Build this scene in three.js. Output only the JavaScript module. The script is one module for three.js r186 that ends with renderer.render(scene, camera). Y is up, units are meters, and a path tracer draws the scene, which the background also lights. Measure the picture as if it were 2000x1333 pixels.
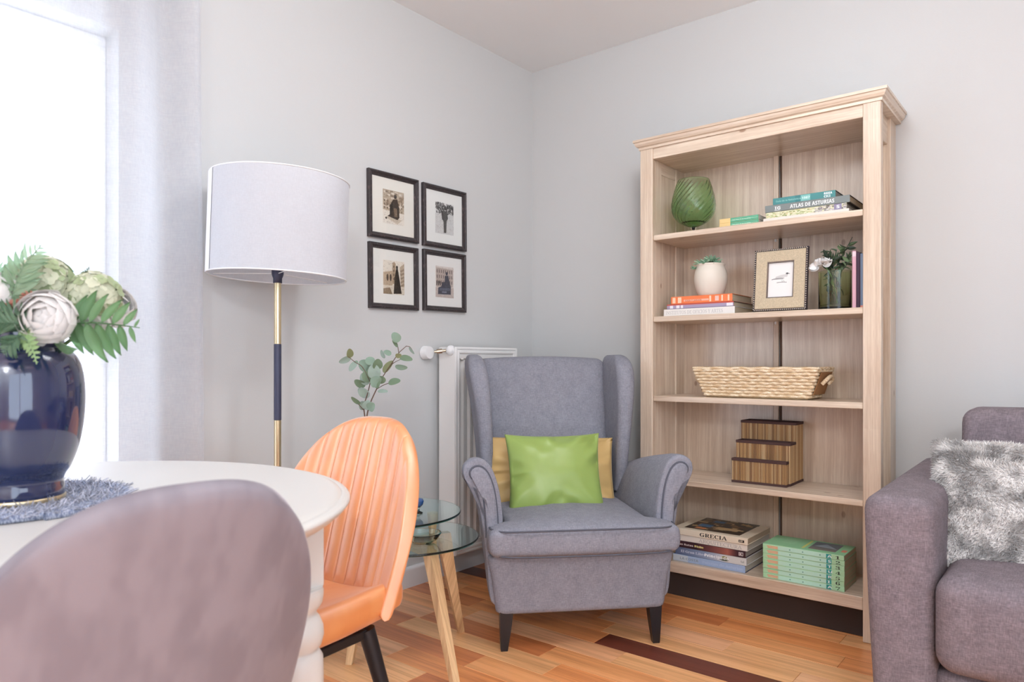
import * as THREE from 'three';
import { RoundedBoxGeometry } from 'three/addons/geometries/RoundedBoxGeometry.js';
import { mergeGeometries, mergeVertices, toCreasedNormals } from 'three/addons/utils/BufferGeometryUtils.js';
import { RectAreaLightUniformsLib } from 'three/addons/lights/RectAreaLightUniformsLib.js';
RectAreaLightUniformsLib.init();

// ------------------------------------------------------------------ camera, sky, lights, exposure
// Room axes: the far corner is the origin, the bookcase wall runs along +x (z = 0), the window wall along +z (x = 0).
const scene = new THREE.Scene();
const FOCAL = 1389.1, EYE = [2.3584, 1.0, 3.0924], YAW = 0.68, ROOM = { x: 4.3, y: 2.585, z: 5.3 };
const camera = new THREE.PerspectiveCamera(2 * Math.atan(1333 / 2 / FOCAL) * 180 / Math.PI, 2000 / 1333, 0.05, 60);
camera.position.set(...EYE);
camera.rotation.y = YAW;
camera.setViewOffset(2000, 1333, 0, -42.8, 2000, 1333);          // a shift lens: verticals stay vertical
camera.focus = 2.6;
camera.userData.fStop = 5;
scene.background = new THREE.Color(0.87, 0.97, 1.14);             // bright overcast sky
scene.backgroundIntensity = 3.1;
const renderer = new THREE.WebGLRenderer({ antialias: true });
renderer.toneMapping = THREE.LinearToneMapping;
renderer.toneMappingExposure = 1.17;
renderer.shadowMap.enabled = true;
const LAMP = { y: 2.28, radius: 0.17, color: 0xeff4fb, at: [[1.75, 1.65, 1.9], [3.5, 4.5, 6.6]] };   // two globe pendants behind the camera: x, z, power
function pendantLight([x, z, power]) {
  const l = new THREE.PointLight(LAMP.color, power); l.shadow.radius = LAMP.radius / 0.02 * 0.9;
  l.position.set(x, LAMP.y, z); l.name = 'pendant_lamp_light'; scene.add(l);
}

// ------------------------------------------------------------------ helpers
const V3 = (x, y, z) => new THREE.Vector3(x, y, z);
const { lerp, clamp, smoothstep } = THREE.MathUtils;
function rng(seed) { let a = seed | 0; return () => { a = (a + 0x6d2b79f5) | 0; let t = Math.imul(a ^ (a >>> 15), 1 | a); t = (t + Math.imul(t ^ (t >>> 7), 61 | t)) ^ t; return ((t ^ (t >>> 14)) >>> 0) / 4294967296; }; }
const R = rng(7);
const rr = (a, b, f = R) => a + (b - a) * f();
const h2 = (x, y, s) => { let n = Math.imul(x | 0, 374761393) ^ Math.imul(y | 0, 668265263) ^ Math.imul(s | 0, 2147483647 ^ 0x5bd1e995); n = Math.imul(n ^ (n >>> 13), 1274126177); return ((n ^ (n >>> 16)) >>> 0) / 4294967296; };
function noise(x, y, px, py, s = 0) {                             // value noise with periods px, py
  const ix = Math.floor(x), iy = Math.floor(y), fx = x - ix, fy = y - iy, u = fx * fx * (3 - 2 * fx), v = fy * fy * (3 - 2 * fy);
  const w = (a, b) => h2(((a % px) + px) % px, ((b % py) + py) % py, s);
  return lerp(lerp(w(ix, iy), w(ix + 1, iy), u), lerp(w(ix, iy + 1), w(ix + 1, iy + 1), u), v);
}
const n3 = (x, y, z, s = 0) => { const iz = Math.floor(z), f = z - iz, t = f * f * (3 - 2 * f); return lerp(noise(x, y, 4096, 4096, s + iz * 17), noise(x, y, 4096, 4096, s + (iz + 1) * 17), t); };
function tex(w, h, fn, srgb = true) {
  const d = new Uint8Array(w * h * 4);
  for (let y = 0; y < h; y++) for (let x = 0; x < w; x++) { const c = fn(x, y), o = (y * w + x) * 4; for (let k = 0; k < 3; k++) d[o + k] = clamp(Array.isArray(c) ? c[k] : c, 0, 255); d[o + 3] = 255; }
  const t = new THREE.DataTexture(d, w, h);
  t.wrapS = t.wrapT = THREE.RepeatWrapping; t.magFilter = THREE.LinearFilter; t.minFilter = THREE.LinearMipmapLinearFilter; t.generateMipmaps = true;
  if (srgb) t.colorSpace = THREE.SRGBColorSpace;
  t.needsUpdate = true;
  return t;
}
function canvasTex(w, h, draw) {
  const c = document.createElement('canvas'); c.width = w; c.height = h;
  const g = c.getContext('2d'); draw(g, w, h);
  const t = new THREE.CanvasTexture(c); t.colorSpace = THREE.SRGBColorSpace; t.magFilter = THREE.LinearFilter;
  return t;
}
const rep = (t, x, y) => { t.repeat.set(x, y); return t; };
const std = (p) => new THREE.MeshStandardMaterial(p);
const phys = (p) => new THREE.MeshPhysicalMaterial(p);
const lin = (r, g, b) => new THREE.Color().setRGB(r, g, b);
const used = {};
const numbered = (n) => { const k = used[n] = (used[n] ?? -1) + 1; return k ? `${n}_${String(k).padStart(3, '0')}` : n; };
function mesh(name, geo, mat, parent = scene) {
  const m = new THREE.Mesh(Array.isArray(geo) ? merge(geo) : geo, mat);
  m.name = parent === scene ? numbered(name) : name; m.castShadow = m.receiveShadow = true; parent.add(m); return m;
}
function tag(o, label, category, group) { o.userData = { label, category }; if (group) o.userData.group = group; return o; }
function thing(name, label, category, [x, y, z] = [0, 0, 0], turn = 0, group) {
  const o = new THREE.Group(); o.name = numbered(name); scene.add(o); o.position.set(x, y, z); o.rotation.y = turn; return tag(o, label, category, group);
}
function struct(name, geo, mat, parent = scene) { const m = mesh(name, geo, mat, parent); if (parent === scene) m.userData.kind = 'structure'; return m; }
function copy(o, [x, y, z], turn, label, group) {
  const c = o.clone(); c.name = numbered(o.name.replace(/_\d{3}$/, '')); scene.add(c); c.position.set(x, y, z); c.rotation.y = turn;
  c.userData = { ...o.userData, label }; if (group) c.userData.group = group; return c;
}
const plain = (g) => { let q = g.index ? g.toNonIndexed() : g; for (const k of Object.keys(q.attributes)) if (!['position', 'normal', 'uv'].includes(k)) q.deleteAttribute(k); q.clearGroups(); if (!q.attributes.uv) q.setAttribute('uv', new THREE.BufferAttribute(new Float32Array(q.attributes.position.count * 2), 2)); return q; };
const merge = (list) => mergeGeometries(list.map(plain));
// uv in metres, chosen face by face; v runs along the grain axis
function planar(g, grain = 1, ou = 0, ov = 0) {
  g = plain(g); const p = g.attributes.position, uv = new Float32Array(p.count * 2), a = V3(), b = V3(), c = V3();
  for (let i = 0; i < p.count; i += 3) {
    a.fromBufferAttribute(p, i); b.fromBufferAttribute(p, i + 1); c.fromBufferAttribute(p, i + 2);
    const n = b.clone().sub(a).cross(c.clone().sub(a)), m = [Math.abs(n.x), Math.abs(n.y), Math.abs(n.z)], d = m.indexOf(Math.max(...m));
    const others = [0, 1, 2].filter((k) => k !== d), va = others.includes(grain) ? grain : others[1], ua = others.find((k) => k !== va);
    [a, b, c].forEach((q, k) => { uv[(i + k) * 2] = q.getComponent(ua) + ou; uv[(i + k) * 2 + 1] = q.getComponent(va) + ov; });
  }
  return g.setAttribute('uv', new THREE.BufferAttribute(uv, 2));
}
function rbox(w, h, d, x = 0, y = 0, z = 0, r = 0.003, grain = 1, seg = 2) {
  const g = new RoundedBoxGeometry(w, h, d, seg, Math.min(r, w / 2.01, h / 2.01, d / 2.01)); g.translate(x, y, z);
  return planar(g, grain, rr(0, 3), rr(0, 3));
}
const box = (w, h, d, x = 0, y = 0, z = 0, grain = 1) => planar(new THREE.BoxGeometry(w, h, d).translate(x, y, z), grain, rr(0, 3), rr(0, 3));
function smooth(g, grain = 1, crease = 0) {
  g = g.clone(); g.deleteAttribute('normal'); g.deleteAttribute('uv'); g = mergeVertices(g, 1e-5);
  if (crease) g = toCreasedNormals(g, crease); else g.computeVertexNormals();
  return planar(g, grain, 0, 0);
}
// a block with round edges and many vertices that a function may push about
function softbox(w, h, d, r, n, deform, grain = 1) {
  const m = Math.max(w, h, d), s = (v) => Math.max(4, Math.round(n * v / m));
  const g = new THREE.BoxGeometry(w, h, d, s(w), s(h), s(d)), p = g.attributes.position, q = V3(), c = V3();
  const hx = w / 2 - r, hy = h / 2 - r, hz = d / 2 - r;
  for (let i = 0; i < p.count; i++) {
    q.fromBufferAttribute(p, i); c.set(clamp(q.x, -hx, hx), clamp(q.y, -hy, hy), clamp(q.z, -hz, hz));
    const o = q.clone().sub(c); if (o.lengthSq() > 1e-12) q.copy(c).addScaledVector(o.normalize(), r);
    if (deform) deform(q); p.setXYZ(i, q.x, q.y, q.z);
  }
  return smooth(g, grain);
}
// skin over equal-length rings of points
function loft(rings, { crease = 0, caps = true, closed = true, grain = 1 } = {}) {
  const n = rings[0].length, pos = [], idx = [];
  rings.forEach((r) => r.forEach((p) => pos.push(p.x, p.y, p.z)));
  for (let i = 0; i < rings.length - 1; i++) for (let j = 0; j < (closed ? n : n - 1); j++) {
    const a = i * n + j, b = i * n + (j + 1) % n, c = a + n, d = b + n; idx.push(a, b, d, a, d, c);
  }
  if (caps) for (const i of [0, rings.length - 1]) {
    const m = V3(); rings[i].forEach((p) => m.addScaledVector(p, 1 / n)); const k = pos.length / 3; pos.push(m.x, m.y, m.z);
    for (let j = 0; j < n; j++) { const a = i * n + j, b = i * n + (j + 1) % n; i ? idx.push(k, a, b) : idx.push(k, b, a); }
  }
  let g = new THREE.BufferGeometry(); g.setAttribute('position', new THREE.Float32BufferAttribute(pos, 3)); g.setIndex(idx);
  if (crease) g = toCreasedNormals(g, crease); else g.computeVertexNormals();
  return planar(g, grain);
}
const ringOf = (pts, n) => { const c = new THREE.CatmullRomCurve3(pts, true, 'centripetal'); return c.getSpacedPoints(n).slice(0, n); };
// closed padded sheet: S(u, v) the middle surface, T(u, v) = [front, back] thickness, u and v in 0..1
function padded(S, T, nu, nv, grain = 1) {
  const g = new THREE.BufferGeometry(), pos = [], uv = [], idx = [], e = 1e-3;
  for (const side of [0, 1]) for (let j = 0; j <= nv; j++) for (let i = 0; i <= nu; i++) {
    const u = i / nu, v = j / nv, p = S(u, v), du = S(Math.min(u + e, 1), v).sub(S(Math.max(u - e, 0), v)), dv = S(u, Math.min(v + e, 1)).sub(S(u, Math.max(v - e, 0)));
    const nrm = du.cross(dv).normalize(), t = T(u, v)[side] * (side ? -1 : 1); p.addScaledVector(nrm, t); pos.push(p.x, p.y, p.z); uv.push(u, v);
  }
  const w = nu + 1, base = w * (nv + 1);
  for (let j = 0; j < nv; j++) for (let i = 0; i < nu; i++) { const a = j * w + i, b = a + 1, c = a + w, d = c + 1; idx.push(a, b, d, a, d, c, base + a, base + d, base + b, base + a, base + c, base + d); }
  g.setAttribute('position', new THREE.Float32BufferAttribute(pos, 3)); g.setIndex(idx);
  return smooth(g, grain);
}
function tube(pts, r, n = 24, k = 8, closed = false) {
  const f = typeof r === 'function' ? r : () => r, c = new THREE.CatmullRomCurve3(pts.map((p) => p.isVector3 ? p : V3(...p)), closed, 'centripetal');
  const g = new THREE.TubeGeometry(c, n, 1, k, closed), p = g.attributes.position, q = V3(), m = V3();
  for (let i = 0; i <= n; i++) { c.getPointAt(i / n, m); for (let j = 0; j <= k; j++) { const o = i * (k + 1) + j; q.fromBufferAttribute(p, o).sub(m).multiplyScalar(f(i / n)).add(m); p.setXYZ(o, q.x, q.y, q.z); } }
  return g;
}
const bar = (a, b, r0, r1 = r0, k = 12) => {                      // tapered round bar with flat ends
  const A = V3(...a), B = V3(...b), g = new THREE.CylinderGeometry(r1, r0, A.distanceTo(B), k, 1);
  g.translate(0, A.distanceTo(B) / 2, 0); g.applyQuaternion(new THREE.Quaternion().setFromUnitVectors(V3(0, 1, 0), B.clone().sub(A).normalize())); return g.translate(A.x, A.y, A.z);
};
const lathe = (pts, n = 48) => new THREE.LatheGeometry(pts.map(([r, y]) => new THREE.Vector2(r, y)), n);
const curveLathe = (pts, n = 64, m = 60) => { const c = new THREE.CatmullRomCurve3(pts.map(([r, y]) => V3(r, y, 0)), false, 'centripetal'); return lathe(c.getSpacedPoints(m).map((p) => [Math.max(p.x, 0), p.y]), n); };

// ------------------------------------------------------------------ materials
const mix = (a, b, t) => a.map((x, i) => lerp(x, b[i], t));
function woodTex(w, h, mean, contrast, seed, knots = 0) {         // grain runs along v
  const f = rng(seed), ks = Array.from({ length: knots }, () => [f() * w, f() * h, rr(4, 9, f)]);
  return tex(w, h, (x, y) => {
    let k = 0, dx = 0;
    for (const [kx, ky, s] of ks) { let ex = Math.abs(x - kx), ey = Math.abs(y - ky); ex = Math.min(ex, w - ex); ey = Math.min(ey, h - ey); const d = Math.hypot(ex / s, ey / (s * 1.7)); k = Math.max(k, 1 - smoothstep(d, 0.5, 1.2)); dx += (x > kx ? 1 : -1) * 7 * Math.exp(-d * d / 6); }
    const u = x + dx + 5 * noise(y / 90, x / 200, Math.round(h / 90), 4, seed + 5);
    const a = noise(u / 3, y / 160, Math.round(w / 3), Math.round(h / 160), seed), b = noise(u / 14, y / 260, Math.round(w / 14), Math.round(h / 260), seed + 1), c = noise(x / 50, y / 300, Math.round(w / 50), Math.round(h / 300), seed + 2), d = noise(x / 1.3, y / 24, w, Math.round(h / 24), seed + 3);
    const t = contrast * 1.15 * ((a - 0.5) * 0.55 + (b - 0.5) * 0.8 + (c - 0.5) * 0.7 + (d - 0.5) * 0.35) - k * 0.3;
    return [mean[0] * (1 + t * 0.75), mean[1] * (1 + t), mean[2] * (1 + t * 1.2)];
  });
}
function weaveTex(size, a, b, scale, seed) {                      // heathered plain weave
  return tex(size, size, (x, y) => {
    const N = Math.round(size / 2), warp = noise(x / 2, y / 12, N, Math.round(size / 12), seed), weft = noise(x / 12, y / 2, Math.round(size / 12), N, seed + 1), cl = noise(x / 40, y / 40, Math.round(size / 40), Math.round(size / 40), seed + 2), g = h2(x, y, seed + 3);
    return mix(a, b, clamp(0.5 + scale * ((warp - 0.5) * 0.8 + (weft - 0.5) * 0.8 + (cl - 0.5) * 0.35 + (g - 0.5) * 0.35), 0, 1));
  });
}
const weaveBump = tex(256, 256, (x, y) => 110 + 60 * Math.sin(x * Math.PI / 2) * Math.sin(y * Math.PI / 2) + 60 * h2(x, y, 3), false);
function velvetTex(size, a, b, seed) {                            // brushed pile: soft patches where the nap lies another way
  return tex(size, size, (x, y) => {
    const wx = x + 40 * noise(x / 70, y / 70, Math.round(size / 70), Math.round(size / 70), seed + 9), P = (s) => Math.round(size / s);
    const n = noise(wx / 64, y / 128, P(64), P(128), seed) * 0.5 + noise(wx / 32, y / 64, P(32), P(64), seed + 1) * 0.3 + noise(x / 16, y / 32, P(16), P(32), seed + 2) * 0.2;
    return mix(a, b, clamp(smoothstep(n, 0.28, 0.72) + 0.08 * (h2(x, y, seed + 4) - 0.5), 0, 1));
  });
}
const M = {};
{
  const pine = rep(woodTex(512, 1024, [214, 193, 170], 0.17, 11, 4), 1 / 0.55, 1 / 1.1);
  const plaster = tex(256, 256, (x, y) => 120 + 40 * noise(x / 3, y / 3, 85, 85, 2) + 40 * h2(x, y, 8), false);
  M.wall = std({ color: lin(0.63, 0.635, 0.625), roughness: 0.92, bumpMap: rep(plaster, 6, 6), bumpScale: 0.0006 });
  M.ceiling = std({ color: lin(0.88, 0.885, 0.88), roughness: 0.95 });
  M.trim = std({ color: lin(0.82, 0.81, 0.80), roughness: 0.45 });
  M.pine = phys({ map: pine, roughness: 0.36, clearcoat: 0.5, clearcoatRoughness: 0.26 });
  M.pineBack = phys({ map: pine, roughness: 0.32, ior: 1.85, clearcoat: 1, clearcoatRoughness: 0.34 });
  M.chairCloth = std({ map: rep(weaveTex(512, [123, 124, 134], [160, 160, 169], 0.62, 21), 1 / 0.3, 1 / 0.3), roughness: 0.95, bumpMap: rep(weaveBump.clone(), 1 / 0.12, 1 / 0.12), bumpScale: 0.0008 });
  M.piping = std({ color: lin(0.10, 0.105, 0.13), roughness: 0.9 });
  M.sofaCloth = std({ map: rep(weaveTex(512, [108, 98, 103], [148, 136, 141], 0.75, 31), 1 / 0.3, 1 / 0.3), roughness: 0.95, bumpMap: rep(weaveBump.clone(), 1 / 0.14, 1 / 0.14), bumpScale: 0.001 });
  M.greyVelvet = phys({ map: rep(velvetTex(512, [131, 123, 131], [145, 137, 144], 41), 1 / 0.3, 1 / 0.3), roughness: 0.65, ior: 1.55, sheen: 1, sheenRoughness: 0.5, sheenColor: lin(0.8, 0.74, 0.76) });
  M.orangeVelvet = phys({ map: rep(velvetTex(512, [226, 134, 60], [234, 150, 78], 51), 1 / 0.4, 1 / 0.4), roughness: 0.5, ior: 2.7, clearcoat: 0.45, clearcoatRoughness: 0.55, specularColor: lin(1, 0.95, 0.9), sheen: 1, sheenRoughness: 0.5, sheenColor: lin(1, 0.85, 0.78) });
  M.blackMetal = std({ color: lin(0.018, 0.018, 0.022), roughness: 0.4, metalness: 0.3 });
  M.blackWood = std({ color: lin(0.012, 0.010, 0.012), roughness: 0.32 });
  M.cream = phys({ color: lin(0.72, 0.695, 0.65), roughness: 0.42, clearcoat: 0.3, clearcoatRoughness: 0.35 });
  M.brass = std({ color: lin(0.78, 0.66, 0.42), roughness: 0.28, metalness: 0.9 });
  M.navyMetal = std({ color: lin(0.055, 0.06, 0.105), roughness: 0.45, metalness: 0.2 });
  M.shade = phys({ color: lin(0.76, 0.77, 0.79), roughness: 0.95, transmission: 0.3, thickness: 0, side: THREE.DoubleSide });
  M.clear = phys({ color: lin(0.97, 0.985, 0.98), roughness: 0.0, transmission: 1, thickness: 0.01, ior: 1.5, attenuationColor: lin(0.20, 0.93, 0.90), attenuationDistance: 0.09 });
  M.pane = phys({ color: lin(0.98, 0.99, 0.99), roughness: 0, transmission: 1, thickness: 0 });
  M.whitePlastic = std({ color: lin(0.84, 0.84, 0.84), roughness: 0.35 });
  M.radiator = std({ color: lin(0.84, 0.83, 0.81), roughness: 0.32 });
  M.oak = phys({ map: rep(woodTex(256, 512, [214, 176, 130], 0.25, 61), 1 / 0.25, 1 / 0.5), roughness: 0.5 });
}

// ------------------------------------------------------------------ the setting
const HOLE = { z0: 2.135, z1: 4.55, y0: 0.05, y1: 2.045 };
{
  const s = new THREE.Shape([[-0.2, -0.1], [5.5, -0.1], [5.5, 2.785], [-0.2, 2.785]].map((p) => new THREE.Vector2(...p)));
  s.holes.push(new THREE.Path([[HOLE.z0, HOLE.y0], [HOLE.z1, HOLE.y0], [HOLE.z1, HOLE.y1], [HOLE.z0, HOLE.y1]].map((p) => new THREE.Vector2(...p))));
  const g = new THREE.ExtrudeGeometry(s, { depth: 0.25, bevelEnabled: false }); g.rotateY(-Math.PI / 2);
  struct('wall_left', planar(g), M.wall);
  struct('wall_back', box(ROOM.x + 0.2, 2.885, 0.2, ROOM.x / 2 + 0.1, 1.3425, -0.1), M.wall);
  // right and front walls lie out of the picture; a wide glazed door in the right wall lets daylight in
  const s2 = new THREE.Shape([[-0.2, -0.1], [5.5, -0.1], [5.5, 2.785], [-0.2, 2.785]].map((p) => new THREE.Vector2(...p)));
  s2.holes.push(new THREE.Path([[2.2, 0.05], [4.7, 0.05], [4.7, 2.2], [2.2, 2.2]].map((p) => new THREE.Vector2(...p))));
  const g2 = new THREE.ExtrudeGeometry(s2, { depth: 0.2, bevelEnabled: false }); g2.rotateY(-Math.PI / 2); g2.translate(ROOM.x + 0.2, 0, 0);
  struct('wall_right', planar(g2), M.wall);
  struct('wall_front', box(ROOM.x + 0.4, 2.885, 0.2, ROOM.x / 2, 1.3425, ROOM.z + 0.1), M.wall);
  struct('ceiling', box(ROOM.x + 0.6, 0.15, ROOM.z + 0.4, ROOM.x / 2, ROOM.y + 0.075, ROOM.z / 2), M.ceiling);
  const skirt = (len) => { const p = new THREE.Shape(); p.moveTo(0, 0); p.lineTo(0.016, 0); p.lineTo(0.016, 0.076); p.quadraticCurveTo(0.015, 0.088, 0.006, 0.09); p.lineTo(0, 0.09); return new THREE.ExtrudeGeometry(p, { depth: len, bevelEnabled: false }); };
  struct('baseboard_left', planar(skirt(2.1)), M.trim);
  struct('baseboard_back', planar(skirt(ROOM.x).rotateY(Math.PI / 2).scale(1, 1, -1).translate(0, 0, 0), 0), M.trim).geometry.computeVertexNormals();
}
{ // window_1: glazed door in the window wall, a lower fixed pane under a rail
  const w = new THREE.Group(); w.name = 'window_1'; w.userData.kind = 'structure'; scene.add(w);
  const x = -0.12, { z0, z1, y0, y1 } = HOLE, f = [];
  const st = (za, zb, ya, yb) => f.push(rbox(0.06, yb - ya, zb - za, x, (ya + yb) / 2, (za + zb) / 2, 0.006));
  st(z0, z1, 0.99, 1.055); st(z0, z1, y0, y0 + 0.05); st(z0, z1, y1 - 0.03, y1);
  for (const z of [z0 + 0.03, 3.32, z1 - 0.03]) st(z - 0.03, z + 0.03, 1.055, y1 - 0.03);
  for (const z of [z0 + 0.008, 3.32, z1 - 0.008]) st(z - 0.008, z + 0.008, y0 + 0.05, 0.99);
  f.forEach((g) => mesh('window_frame', g, M.trim, w));
  for (const [za, zb, ya, yb] of [[z0 + 0.06, 3.29, 1.055, y1 - 0.03], [3.35, z1 - 0.06, 1.055, y1 - 0.03], [z0 + 0.016, 3.312, y0 + 0.05, 0.99], [3.328, z1 - 0.016, y0 + 0.05, 0.99]]) mesh('pane', new THREE.PlaneGeometry(zb - za, yb - ya).rotateY(Math.PI / 2).translate(x, (ya + yb) / 2, (za + zb) / 2), M.pane, w);
  const w2 = new THREE.Group(); w2.name = 'window_2'; w2.userData.kind = 'structure'; scene.add(w2);
  for (const z of [2.23, 3.45, 4.67]) mesh('window_frame', rbox(0.06, 2.15, 0.06, ROOM.x + 0.1, 1.125, z), M.trim, w2);
  for (const y of [0.08, 2.17]) mesh('window_frame', rbox(0.06, 0.06, 2.5, ROOM.x + 0.1, y, 3.45), M.trim, w2);
  for (const z of [2.84, 4.06]) mesh('pane', new THREE.PlaneGeometry(1.16, 2.03).rotateY(-Math.PI / 2).translate(ROOM.x + 0.1, 1.125, z), M.pane, w2);
}
{ // floor: boards of several woods, laid along the bookcase wall
  const fl = struct('floor', box(ROOM.x + 0.3, 0.08, ROOM.z + 0.3, ROOM.x / 2, -0.053, ROOM.z / 2), std({ color: lin(0.05, 0.022, 0.012), roughness: 0.9 }));
  const grain = rep(woodTex(512, 1024, [242, 236, 228], 0.2, 71), 1 / 0.22, 1 / 1.2);
  const tones = [[1.0, 0.54, 0.25], [1.0, 0.46, 0.185], [0.94, 0.375, 0.135], [1.0, 0.53, 0.28], [0.72, 0.25, 0.09], [0.19, 0.046, 0.026], [0.52, 0.175, 0.07]].map((c) => phys({ map: grain, color: lin(...c), roughness: 0.36, clearcoat: 0.3, clearcoatRoughness: 0.22 }));
  const W = 0.109, Z0 = 0.388 - 4 * W, f = rng(5);
  const known = { 4: [[0, 0.62, 4], [0.62, 1.268, 4], [1.268, 2.1, 2]], 5: [[0, 0.52, 5], [0.52, 1.1, 2], [1.1, 1.72, 1], [1.72, 2.3, 2]], 6: [[0.1, 0.86, 2], [0.86, 1.375, 3], [1.375, 2.2, 0]], 7: [[0.2, 0.95, 2], [0.95, 1.64, 0], [1.64, 2.4, 3]], 8: [[0, 0.38, 4], [0.38, 0.988, 2], [0.988, 1.98, 5]], 9: [[0, 0.45, 1], [0.45, 1.12, 3], [1.12, 2, 0]], 10: [[0, 0.32, 3], [0.32, 0.905, 4], [0.905, 1.6, 1]], 11: [[0, 0.305, 4], [0.305, 1.0, 0], [1, 1.7, 2]], 12: [[0.2, 0.76, 4], [0.76, 1.5, 1]], 13: [[0, 0.5, 3], [0.5, 1.1, 2], [1.1, 1.9, 0]], 14: [[0.1, 0.7, 0], [0.7, 1.4, 4]] };
  const far = [[], []];
  const plank = (xa, xb, k, t, own) => {
    const g = rbox(xb - xa - 0.0008, 0.012, W - 0.0008, (xa + xb) / 2, -0.006 - 0.0004 * f(), Z0 + (k + 0.5) * W, 0.0012, 0, 1);
    own ? mesh('plank', g, tones[t], fl) : far[t % 2].push(g);
  };
  for (let k = 0; Z0 + k * W < ROOM.z; k++) {
    let x = 0; const put = (xb, t) => { xb = Math.min(xb, ROOM.x); if (xb - x > 0.02) plank(x, xb, k, t, Z0 + k * W < 2.4 && x < 2.4); x = xb; };
    for (const [a, b, t] of known[k] ?? []) { if (a > x) put(a, 1); put(b, t); }
    while (x < ROOM.x) put(x + rr(0.42, 0.95, f), Math.min(6, Math.floor(f() * f() * 6.2)));
  }
  far.forEach((g, i) => { mesh('plank_field', g, tones[i + 1], fl).userData.kind = 'stuff'; });
}
LAMP.at.forEach((p, i) => { // white globe pendants behind the camera
  const t = thing('pendant_lamp', ['white globe pendant hanging above the middle of the room', 'white globe pendant hanging deep in the room behind the camera'][i], 'lamp', [p[0], LAMP.y, p[1]], 0, 'globe pendants');
  mesh('lamp_globe', new THREE.SphereGeometry(LAMP.radius, 32, 24), std({ color: 0xffffff, emissive: LAMP.color, emissiveIntensity: 1.6 }), t);
  mesh('cord', bar([0, LAMP.radius, 0], [0, ROOM.y - LAMP.y - 0.02, 0], 0.004), M.whitePlastic, t);
  mesh('ceiling_rose', bar([0, ROOM.y - LAMP.y - 0.03, 0], [0, ROOM.y - LAMP.y, 0], 0.05), M.whitePlastic, t);
  pendantLight(p);
});

// ------------------------------------------------------------------ sheer curtain
{
  const S = (u, v) => { const z = lerp(1.925, 4.7, u), g = 1 - smoothstep(z, 2.05, 2.3), a = 0.012 + 0.032 * g, hem = (1 - v) * 0.03 * (1 - smoothstep(z, 1.925, 2.2)); return V3(0.10 + a * Math.sin((z - 1.93) * lerp(44, 24, smoothstep(z, 2.0, 2.5))) * (0.75 + 0.25 * v) + 0.006 * Math.sin(z * 61 + 3 * v), lerp(0.012, ROOM.y - 0.002, v), z - hem); };
  const nu = 420, nv = 12, pos = [], uv = [], idx = [];
  for (let j = 0; j <= nv; j++) for (let i = 0; i <= nu; i++) { const p = S(i / nu, j / nv); pos.push(p.x, p.y, p.z); uv.push(p.z, p.y); }
  for (let j = 0; j < nv; j++) for (let i = 0; i < nu; i++) { const a = j * (nu + 1) + i, b = a + 1, c = a + nu + 1; idx.push(a, b, c + 1, a, c + 1, c); }
  const g = new THREE.BufferGeometry(); g.setAttribute('position', new THREE.Float32BufferAttribute(pos, 3)); g.setAttribute('uv', new THREE.Float32BufferAttribute(uv, 2)); g.setIndex(idx); g.computeVertexNormals();
  const cl = rep(weaveTex(512, [236, 238, 242], [249, 249, 251], 0.7, 81), 1 / 0.5, 1 / 0.5);
  tag(mesh('sheer_curtain', g, phys({ map: cl, roughness: 0.55, transmission: 0.85, thickness: 0, specularIntensity: 0.2, side: THREE.DoubleSide })), 'white sheer curtain hanging in folds before the bright glazed door', 'curtain');
}

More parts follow.
